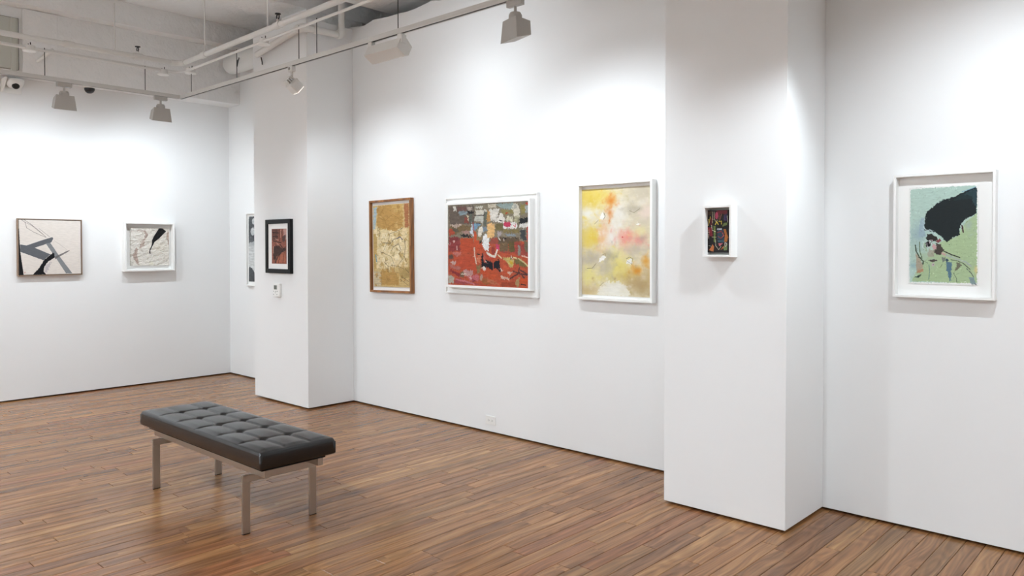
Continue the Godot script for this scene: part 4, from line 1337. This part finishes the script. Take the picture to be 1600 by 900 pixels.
func square_spot() -> void:
	var o := thing("track_spotlight", "small white square spotlight tilted to the right before the far pillar", "track light", Vector3(-5.535, YT, ZT))
	obj("track_adapter", one_box(Vector3(-0.03, -0.062, -0.02), Vector3(0.03, -0.019, 0.02), 0.004), M.lamp_white, o)
	obj("pivot_screw", lathe(begin(), [Vector2(0, -0.004), Vector2(0.011, -0.004), Vector2(0.011, 0.004), Vector2(0, 0.004)], Vector3(0.0, -0.04, 0.024), Basis(Vector3.RIGHT, PI / 2)), M.button_grey, o)
	obj("arm", one_box(Vector3(-0.012, -0.125, -0.008), Vector3(0.012, -0.055, 0.008), 0.002), M.lamp_white, o)
	var b := aim(Vector3(0.12, -0.85, -1.0))
	var c := Vector3(0, -0.165, -0.015)
	var st := begin()
	box(st, Vector3(-0.05, -0.045, -0.06), Vector3(0.05, 0.045, 0.03), 0.008)
	var hd := obj("housing", st, M.lamp_white, o)
	hd.transform = Transform3D(b, c)
	for i in 4:
		var fn := obj("cooling_fin", one_box(Vector3(-0.032, -0.036 + i * 0.02, 0.03), Vector3(0.032, -0.028 + i * 0.02, 0.07), 0.001), M.lamp_white, o)
		fn.transform = Transform3D(b, c)
	var ln := obj("lens", one_box(Vector3(-0.042, -0.037, -0.063), Vector3(0.042, 0.037, -0.0605)), M.glow, o)
	ln.transform = Transform3D(b, c)
	spot(o, c + b * Vector3(0, 0, -0.08), Vector3(0.0, -1.6, -1.0), E_LONG * 0.6, 66.0)

func wall_washer() -> void:
	var o := thing("linear_wall_washer", "white linear wall washer clipped along the track between two cables", "track light", Vector3(-4.31, YT, ZT))
	for x in [-0.165, 0.165]:
		obj("track_clip", one_box(Vector3(x - 0.022, -0.06, -0.018), Vector3(x + 0.022, -0.019, 0.018), 0.003), M.lamp_white, o)
	obj("end_bracket", one_box(Vector3(0.185, -0.085, -0.02), Vector3(0.2, -0.03, 0.02), 0.002), M.lamp_white, o)
	var b := aim(Vector3(0, -0.5, -1.0))
	var c := Vector3(0, -0.1, -0.02)
	var L := 0.185
	var prof := [Vector2(0.055, -0.05), Vector2(-0.03, -0.06), Vector2(-0.055, -0.04), Vector2(-0.055, 0.03), Vector2(0.01, 0.055), Vector2(0.055, 0.03)]
	var st := begin()
	for k in prof.size():
		var p: Vector2 = prof[k]
		var q: Vector2 = prof[(k + 1) % prof.size()]
		quad(st, Vector3(-L, p.y, p.x), Vector3(L, p.y, p.x), Vector3(L, q.y, q.x), Vector3(-L, q.y, q.x), Vector3(0, 0, 0))
		for s in [-L, L]:
			tri(st, Vector3(s, 0, 0), Vector3(s, p.y, p.x), Vector3(s, q.y, q.x), Vector3.ZERO)
	obj("housing", st, M.lamp_white, o).transform = Transform3D(b, c)
	obj("lens", one_box(Vector3(-L + 0.012, -0.036, -0.0575), Vector3(L - 0.012, 0.026, -0.0555)), M.glow, o).transform = Transform3D(b, c)
	var l := AreaLight3D.new()
	l.name = "wash_light"
	o.add_child(l, true)
	l.transform = Transform3D(b, c + b * Vector3(0, 0, -0.062))
	l.area_size = Vector2(0.34, 0.06)
	l.light_color = LAMP_COLOR
	l.light_energy = E_WASH
	l.area_range = 20.0
	l.shadow_enabled = true

func bench() -> void:
	var cx := -4.2985
	var cz := 2.222
	var o := thing("museum_bench", "black tufted leather bench on brushed steel legs", "bench", Vector3(cx, 0, cz))
	for x in [-3.73, -4.848]:
		var f := place("end_frame", o)
		obj("crossbar", one_box(Vector3(x - cx - 0.007, 0.272, 2.008 - cz), Vector3(x - cx + 0.007, 0.31, 2.452 - cz), 0.0012), M.steel, f)
		for z in [[2.008, 2.051], [2.409, 2.452]]:
			obj("leg", one_box(Vector3(x - cx - 0.007, 0.004, z[0] - cz), Vector3(x - cx + 0.007, 0.272, z[1] - cz), 0.0012), M.steel, f)
			obj("foot_pad", one_box(Vector3(x - cx - 0.0065, 0.0, z[0] - cz + 0.001), Vector3(x - cx + 0.0065, 0.0045, z[1] - cz - 0.001)), M.felt, f)
	for z in [2.063, 2.38]:
		obj("rail", one_box(Vector3(-4.957 - cx, 0.3105, z - cz - 0.016), Vector3(-3.597 - cx, 0.35, z - cz + 0.016), 0.0012), M.steel, o)
	obj("seat_board", one_box(Vector3(-0.7, 0.35, -0.19), Vector3(0.7, 0.371, 0.19)), M.felt, o)
	# cushion: a height field with seams, tufts and rounded edges
	var hx := 0.7485
	var hz := 0.225
	var r := 0.017
	var axis := func(h: float, n: int) -> Array:
		var v := []
		for e in [0.0, 0.001, 0.003, 0.006, 0.01, 0.014]:
			v.append(-h + e)
		for i in n + 1:
			v.append(lerpf(-h + r, h - r, float(i) / n))
		for e in [0.014, 0.01, 0.006, 0.003, 0.001, 0.0]:
			v.append(h - e)
		return v
	var xs: Array = axis.call(hx, 150)
	var zs: Array = axis.call(hz, 48)
	var height := func(x: float, z: float) -> float:
		var ex := maxf(r - (hx - absf(x)), 0.0)
		var ez := maxf(r - (hz - absf(z)), 0.0)
		var d := minf(sqrt(ex * ex + ez * ez), r)
		var y := 0.458 - r + sqrt(maxf(r * r - d * d, 0.0))
		var inx := clampf((hx - absf(x)) / 0.05, 0.0, 1.0)
		var inz := clampf((hz - absf(z)) / 0.05, 0.0, 1.0)
		var inside := inx * inz
		var ux := fposmod((x + hx) / (hx / 3.0), 1.0)
		var uz := fposmod((z + hz) / (hz / 1.5), 1.0)
		y += inside * 0.013 * (0.35 + 0.65 * pow(sin(PI * ux) * sin(PI * uz), 0.5))
		var sx := 1e9
		for i in range(1, 6):
			sx = minf(sx, absf(x - (-hx + i * hx / 3.0)))
		var sz := minf(absf(z - hz / 3.0), absf(z + hz / 3.0))
		y -= 0.0035 * inz * exp(-pow(sx / 0.006, 2.0)) + 0.0035 * inx * exp(-pow(sz / 0.006, 2.0))
		y -= 0.016 * exp(-(sx * sx + sz * sz) / (0.02 * 0.02))
		return y
	var st := begin(true)
	var grid := []
	for x in xs:
		var row := []
		for z in zs:
			row.append(Vector3(x, height.call(x, z), z))
		grid.append(row)
	var low := Vector3(0, -50, 0)
	for i in xs.size() - 1:
		for j in zs.size() - 1:
			quad(st, grid[i][j], grid[i + 1][j], grid[i + 1][j + 1], grid[i][j + 1], low)
	var rim := []
	for i in xs.size():
		rim.append(grid[i][0])
	for j in range(1, zs.size()):
		rim.append(grid[-1][j])
	for i in range(xs.size() - 2, -1, -1):
		rim.append(grid[i][-1])
	for j in range(zs.size() - 2, 0, -1):
		rim.append(grid[0][j])
	var core := Vector3(0, 0.4, 0)
	for k in rim.size():
		var a: Vector3 = rim[k]
		var b: Vector3 = rim[(k + 1) % rim.size()]
		var la := Vector3(a.x, 0.378, a.z)
		var lb := Vector3(b.x, 0.378, b.z)
		var ka := Vector3(a.x * 0.99, 0.371, a.z * 0.97)
		var kb := Vector3(b.x * 0.99, 0.371, b.z * 0.97)
		quad(st, a, b, lb, la, core)
		quad(st, la, lb, kb, ka, core)
		tri(st, ka, kb, Vector3(0, 0.371, 0), core)
	obj("cushion", st, M.leather, o)
	for i in range(1, 6):
		for z in [-hz / 3.0, hz / 3.0]:
			var x := -hx + i * hx / 3.0
			obj("button", lathe(begin(), [Vector2(0.0, 0.006), Vector2(0.006, 0.005), Vector2(0.0095, 0.001), Vector2(0.009, -0.003)], Vector3(x, height.call(x, z), z), Basis.IDENTITY, 12), M.leather, o)

func hang(called: String, label: String, at: Vector3, turn: float) -> Node3D:
	return thing(called, label, "picture", at, turn)

func pictures() -> void:
	# --- far wall: they face +x
	var o := hang("framed_painting", "square canvas with grey and black diagonal bars in a thin brown frame", Vector3(XL, 1.505, 1.909), PI / 2)
	obj("frame", rails(begin(), 0.577, 0.565, 0.007, 0.0, 0.042, 0.001), M.frame_brown, o)
	obj("frame_lining", one_box(Vector3(-0.281, -0.275, 0.0), Vector3(0.281, 0.275, 0.022)), M.frame_brown_dark, o)
	mesh_node("canvas", sheet(0.552, 0.54, 0.022, 0.037), art_material("beam_canvas", paint(ART_BEAMS, 480, 470, 3, 0.02)), o)

	o = hang("framed_relief", "white box frame holding a pale plaster panel with a black leaf shape", Vector3(XL, 1.511, 0.952), PI / 2)
	obj("frame", rails(begin(), 0.536, 0.532, 0.02, 0.0, 0.08), M.frame_white, o)
	obj("backing_board", one_box(Vector3(-0.25, -0.25, 0.0), Vector3(0.25, 0.25, 0.012)), M.mat_board, o)
	var img := paint(ART_PLASTER, 420, 420, 9, 0.02)
	var pm := art_material("plaster_panel", img, 0.8)
	var hm := Image.create_empty(420, 420, false, Image.FORMAT_RGB8)
	noise.seed = 21
	noise.frequency = 0.014
	noise.fractal_octaves = 4
	for y in 420:
		for x in 420:
			var v := 0.5 + 0.4 * noise.get_noise_2d(x + 40.0 * noise.get_noise_2d(y * 0.6, x * 0.6), y * 1.3) + 0.25 * absf(noise.get_noise_2d(x * 2.2, y * 3.0 + 300.0))
			hm.set_pixel(x, y, Color(v, v, v))
	pm.heightmap_enabled = true
	pm.heightmap_texture = ImageTexture.create_from_image(hm)
	pm.heightmap_scale = 2.2
	pm.albedo_color = Color.WHITE
	mesh_node("panel", sheet(0.41, 0.41, 0.012, 0.034, Vector2(0.016, 0.0)), pm, o)

	# --- long wall: they face +z
	o = hang("framed_drawing", "grey and black ink work in a thin white frame half hidden by the far pillar", Vector3(-7.89, 1.48, 0.0), 0.0)
	obj("frame", rails(begin(), 0.63, 0.833, 0.014, 0.0, 0.032), M.frame_white, o)
	obj("mat_board", one_box(Vector3(-0.302, -0.404, 0.0), Vector3(0.302, 0.404, 0.008)), M.mat_board, o)
	mesh_node("artwork", sheet(0.56, 0.742, 0.008, 0.011, Vector2(-0.006, 0.004)), art_material("ink_work", paint(ART_INK, 240, 320, 13, 0.08)), o)

	o = hang("framed_print", "rust and black print in a wide black frame on the far pillar", Vector3(-6.645, 1.513, 0.5074), 0.0)
	obj("frame", rails(begin(), 0.452, 0.518, 0.042, 0.0, 0.034, 0.003), M.frame_black, o)
	obj("mat_board", one_box(Vector3(-0.188, -0.22, 0.004), Vector3(0.188, 0.22, 0.022)), M.mat_board, o)
	mesh_node("artwork", sheet(0.266, 0.335, 0.022, 0.0235, Vector2(0.014, 0.0)), art_material("rust_print", paint(ART_PRINT, 240, 300, 17, 0.1, 500)), o)

	o = hang("framed_collage", "tall tan paper collage in a reddish brown wood frame", Vector3(-5.564, 1.514, 0.0), 0.0)
	o.rotation.z = 0.012
	obj("frame", rails(begin(), 0.603, 0.852, 0.019, 0.0, 0.04), M.frame_wood, o)
	obj("mat_board", one_box(Vector3(-0.284, -0.408, 0.0), Vector3(0.284, 0.408, 0.012)), M.mat_board, o)
	mesh_node("artwork", sheet(0.522, 0.755, 0.012, 0.018, Vector2(-0.008, 0.003)), art_material("paper_collage", paint(ART_COLLAGE, 360, 520, 23, 0.05, 300)), o)

	o = hang("framed_painting", "busy red and brown figure painting in a stepped white frame", Vector3(-4.305, 1.517, 0.0), 0.0)
	obj("outer_frame", rails(begin(), 1.03, 0.802, 0.012, 0.0, 0.032), M.frame_white, o)
	obj("backing_board", one_box(Vector3(-0.505, -0.391, 0.0), Vector3(0.505, 0.391, 0.018)), M.mat_board, o)
	var inn := place("inner_frame", o)
	obj("rails", rails(begin(), 0.936, 0.702, 0.02, 0.018, 0.072), M.frame_white, inn)
	inn.position = Vector3(0.009, 0.004, 0)
	mesh_node("canvas", sheet(0.898, 0.664, 0.02, 0.066, Vector2(0.009, 0.004)), art_material("red_painting", paint(ART_RED, 560, 414, 29, 0.06, 2400), 0.5), o)

	o = hang("framed_watercolour", "soft yellow and pink watercolour in a deep white frame", Vector3(-3.081, 1.541, 0.0), 0.0)
	obj("frame", rails(begin(), 0.628, 0.826, 0.017, 0.0, 0.052), M.frame_white, o)
	obj("backing_board", one_box(Vector3(-0.298, -0.397, 0.0), Vector3(0.298, 0.397, 0.01)), M.mat_board, o)
	mesh_node("artwork", sheet(0.582, 0.752, 0.01, 0.014, Vector2(-0.012, -0.002)), art_material("yellow_wash", paint(ART_YELLOW, 380, 490, 31, 0.02), 0.75), o)

	o = hang("framed_painting", "pale green painting with a large black shape in a white frame", Vector3(-1.042, 1.559, 0.0), 0.0)
	obj("frame", rails(begin(), 0.466, 0.644, 0.013, 0.0, 0.055), M.frame_white, o)
	obj("mat_board", one_box(Vector3(-0.222, -0.311, 0.0), Vector3(0.222, 0.311, 0.01)), M.mat_board, o)
	mesh_node("artwork", sheet(0.318, 0.505, 0.01, 0.0135, Vector2(-0.007, 0.002)), art_material("green_painting", paint(ART_GREEN, 360, 570, 37, 0.02, 900), 0.6), o)

	o = hang("framed_painting", "small dark multicoloured panel in a deep white frame on the near pillar", Vector3(-2.018, 1.588, 0.5152), 0.0)
	obj("frame", rails(begin(), 0.172, 0.283, 0.013, 0.0, 0.07), M.frame_white, o)
	obj("backing_board", one_box(Vector3(-0.076, -0.132, 0.0), Vector3(0.076, 0.132, 0.012)), M.grey_back, o)
	mesh_node("panel", sheet(0.13, 0.234, 0.012, 0.034, Vector2(-0.016, 0.0)), art_material("small_panel", paint(ART_SMALL, 200, 350, 43, 0.1, 300), 0.45), o)

func fittings() -> void:
	var o := thing("thermostat", "white wall thermostat with a small grey screen below the black frame", "thermostat", Vector3(-6.685, 1.09, 0.5074))
	obj("body", one_box(Vector3(-0.058, -0.064, 0.0), Vector3(0.058, 0.064, 0.026), 0.004), M.white_plastic, o)
	obj("screen", one_box(Vector3(-0.04, 0.006, 0.024), Vector3(0.014, 0.046, 0.0268)), M.screen_grey, o)
	for p in [[-0.045, -0.012], [-0.01, -0.012], [0.02, -0.012], [-0.012, -0.026], [-0.045, -0.042], [0.016, -0.042]]:
		obj("key", one_box(Vector3(p[0] - 0.007, p[1] - 0.004, 0.025), Vector3(p[0] + 0.007, p[1] + 0.004, 0.0275), 0.0005), M.button_grey, o)

	o = thing("wall_outlet", "white double power outlet low on the long wall", "outlet", Vector3(-4.311, 0.105, 0.0))
	obj("cover_plate", one_box(Vector3(-0.057, -0.035, 0.0), Vector3(0.057, 0.035, 0.007), 0.002), M.white_plastic, o)
	for s in [-0.02, 0.02]:
		var k := obj("socket", lathe(begin(), [Vector2(0, 0.0), Vector2(0.016, 0.0), Vector2(0.016, 0.0085), Vector2(0, 0.0085)], Vector3(s, 0, 0), Basis(Vector3.RIGHT, PI / 2)), M.white_plastic, o)
		for q in [-0.006, 0.006]:
			obj("slot", one_box(Vector3(s - 0.004, q - 0.0012, 0.008), Vector3(s + 0.004, q + 0.0012, 0.0089)), M.slot, k)
		obj("slot", one_box(Vector3(s + 0.007, -0.002, 0.008), Vector3(s + 0.011, 0.002, 0.0089)), M.slot, k)

	# dome camera under the beam
	o = thing("dome_camera", "black dome camera with a white collar under the far beam", "security camera", Vector3(-8.5, 3.157, 1.572))
	obj("collar", lathe(begin(), [Vector2(0, 0), Vector2(0.062, 0), Vector2(0.062, -0.022), Vector2(0.045, -0.032), Vector2(0, -0.032)]), M.white_plastic, o)
	obj("dome", lathe(begin(), [Vector2(0.05, -0.03), Vector2(0.047, -0.05), Vector2(0.036, -0.068), Vector2(0.018, -0.08), Vector2(0, -0.083)]), M.black_plastic, o)
	# camera on a bracket at the left edge
	o = thing("wall_camera", "white security camera with a black eye on a bracket at the left edge", "security camera", Vector3(XL, 3.0, 2.225))
	obj("back_plate", one_box(Vector3(0, 0.0, -0.085), Vector3(0.012, 0.13, 0.085), 0.003), M.white_plastic, o)
	obj("bracket", hexa(begin(), [Vector3(0.0, 0.13, 0.07), Vector3(0.15, 0.13, 0.07), Vector3(0.15, 0.115, 0.07), Vector3(0.0, 0.0, 0.07), Vector3(0.0, 0.13, 0.082), Vector3(0.15, 0.13, 0.082), Vector3(0.15, 0.115, 0.082), Vector3(0.0, 0.0, 0.082)]), M.white_plastic, o)
	obj("body", lathe(begin(), [Vector2(0, 0.12), Vector2(0.075, 0.12), Vector2(0.078, 0.1), Vector2(0.07, 0.07), Vector2(0.05, 0.045), Vector2(0, 0.03)], Vector3(0.085, 0.0, -0.01)), M.white_plastic, o)
	obj("eye", lathe(begin(), [Vector2(0.034, 0.0), Vector2(0.033, 0.012), Vector2(0.024, 0.026), Vector2(0, 0.033)], Vector3(0.125, 0.06, -0.005), Basis(Vector3.FORWARD, PI * 0.62)), M.black_plastic, o)

func pipes() -> void:
	# sprinkler main round the room
	var c := Vector3(XT, 3.312, ZT)
	var o := thing("sprinkler_pipe", "white sprinkler pipe turning the corner above the lighting track", "pipe", c)
	var far := Vector3(0, 0.0, 5.8)
	var right := Vector3(11.2, 0.16, 0)
	var bend := arc(far, Vector3.ZERO, right, 0.1)
	obj("pipe_run", tube(begin(), [far, bend[0]], 0.024), M.pipe_paint, o)
	obj("elbow", tube(begin(), bend, 0.029), M.pipe_paint, o)
	obj("pipe_run", tube(begin(), [bend[-1], right], 0.024), M.pipe_paint, o)
	for p in [Vector3(0, 0, 1.0), Vector3(0, 0, 0.41), right.normalized() * 0.5, right.normalized() * 1.82]:
		var d: Vector3 = (Vector3(0, 0, 1) if p.x == 0.0 else right.normalized()) * 0.04
		obj("coupling", tube(begin(), [p - d, p + d], 0.031), M.pipe_paint, o)
	for p in [Vector3(0, 0, 0.41), right.normalized() * 1.82]:
		var h := place("sprinkler_head", o)
		h.position = p
		obj("neck", tube(begin(), [Vector3(0, 0.02, 0), Vector3(0, 0.05, 0)], 0.012), M.pipe_paint, h)
		for s in [-1, 1]:
			obj("frame_arm", tube(begin(), [Vector3(s * 0.008, 0.048, 0), Vector3(s * 0.02, 0.062, 0), Vector3(s * 0.018, 0.08, 0), Vector3(s * 0.004, 0.092, 0)], 0.005, 8), M.black_metal, h)
		obj("deflector", lathe(begin(), [Vector2(0, 0.09), Vector2(0.024, 0.09), Vector2(0.024, 0.096), Vector2(0, 0.096)]), M.black_metal, h)
	for p in [[Vector3(0, 0, 0.616), 0.458], [right.normalized() * 0.515, 0.688], [right.normalized() * 1.656, 0.688], [Vector3(0, 0, 3.0), 0.688], [right.normalized() * 4.5, 0.688], [right.normalized() * 8.0, 0.688]]:
		var q: Vector3 = p[0]
		obj("hanger_rod", tube(begin(), [q, Vector3(q.x, p[1], q.z)], 0.006, 8), M.pipe_paint, o)
	# thinner conduits under it, with round boxes
	var k := Vector3(XT, 3.236, ZT)
	o = thing("conduit", "pair of thin white conduits with round boxes under the sprinkler pipe", "conduit", k)
	for s in [-1.0, 1.0]:
		var off := Vector3(0.017 * s, -0.012 - 0.009 * s, 0.017 * s)
		var a: Vector3 = Vector3(0, 0.004, 5.6) + Vector3(off.x, off.y, 0)
		var b: Vector3 = Vector3(10.8, 0.16, 0) + Vector3(0, off.y, off.z)
		var run := [a]
		run.append_array(arc(a, off, b, 0.13))
		run.append(b)
		obj("conduit_run", tube(begin(), run, 0.009 if s < 0 else 0.011, 10), M.pipe_paint, o)
	for p in [Vector3(0, -0.005, 1.312), Vector3(0.0, -0.022, 0.173), Vector3(0.214, -0.014, 0), Vector3(1.589, 0.018, 0)]:
		var bx := place("round_box", o)
		bx.position = p
		obj("box", lathe(begin(), [Vector2(0, -0.03), Vector2(0.042, -0.03), Vector2(0.042, 0.012), Vector2(0, 0.012)]), M.pipe_paint, bx)
		obj("cover", lathe(begin(), [Vector2(0, -0.04), Vector2(0.05, -0.038), Vector2(0.055, -0.03), Vector2(0, -0.03)]), M.white_plastic, bx)
		for s in [-0.03, 0.03]:
			obj("bolt", tube(begin(), [Vector3(s, 0.01, 0), Vector3(s, 0.035, 0)], 0.004, 8), M.cable, bx)
	# pipe that wraps the far pillar
	var e := Vector3(-6.11, 3.49, 0.6)
	o = thing("drain_pipe", "white pipe bent round the head of the far pillar", "pipe", e)
	var st := Vector3(-0.84, -0.1, -0.03)
	var bk := Vector3(0, 0.01, -0.43)
	var b1 := arc(st, Vector3.ZERO, bk, 0.06)
	obj("pipe_run", tube(begin(), [st, b1[0]], 0.03), M.pipe_paint, o)
	obj("elbow", tube(begin(), b1, 0.04), M.pipe_paint, o)
	var upv := Vector3(0, 0.5, -0.43)
	var b2 := arc(Vector3.ZERO, bk, upv, 0.05)
	obj("pipe_run", tube(begin(), [b1[-1], b2[0]], 0.03), M.pipe_paint, o)
	obj("elbow", tube(begin(), b2, 0.039), M.pipe_paint, o)
	obj("pipe_run", tube(begin(), [b2[-1], upv], 0.03), M.pipe_paint, o)
	obj("coupling", tube(begin(), [Vector3(0, 0.003, -0.12), Vector3(0, 0.004, -0.16)], 0.038), M.pipe_paint, o)
	obj("clamp_tail", tube(begin(), [Vector3(-0.8, -0.13, -0.05), Vector3(-0.815, -0.17, -0.07), Vector3(-0.84, -0.185, -0.085)], 0.006, 8), M.cable, o)
	# fat pipe between far beam and far pillar with its valve lever
	o = thing("large_pipe", "thick white pipe between the far beam and the far pillar", "pipe", Vector3(-7.75, 3.55, 0.2))
	obj("pipe_run", tube(begin(), [Vector3(-0.42, 0, 0), Vector3(0.6, 0, 0)], 0.105, 24), M.pipe_paint, o)
	obj("end_cap", lathe(begin(), [Vector2(0.0, -0.06), Vector2(0.06, -0.05), Vector2(0.1, -0.02), Vector2(0.108, 0.0), Vector2(0.108, 0.03)], Vector3(-0.42, 0, 0), Basis(Vector3.FORWARD, PI / 2)), M.pipe_paint, o)
	obj("valve_lever", hexa(begin(), [Vector3(-0.07, 0.0, 0.11), Vector3(-0.045, 0.0, 0.11), Vector3(-0.05, -0.1, 0.13), Vector3(-0.06, -0.1, 0.13), Vector3(-0.07, 0.0, 0.118), Vector3(-0.045, 0.0, 0.118), Vector3(-0.05, -0.1, 0.138), Vector3(-0.06, -0.1, 0.138)]), M.black_metal, o)
	obj("valve_stem", tube(begin(), [Vector3(-0.058, -0.01, 0.09), Vector3(-0.058, -0.01, 0.125)], 0.012), M.pipe_paint, o)
	# short slanted stub at the left
	o = thing("slanted_pipe", "short slanted white pipe stub on the beam face at left", "pipe", Vector3(-8.36, 3.29, 2.08))
	obj("stub", tube(begin(), [Vector3(0, 0, 0), Vector3(0.16, 0.1, -0.09)], 0.016), M.pipe_paint, o)
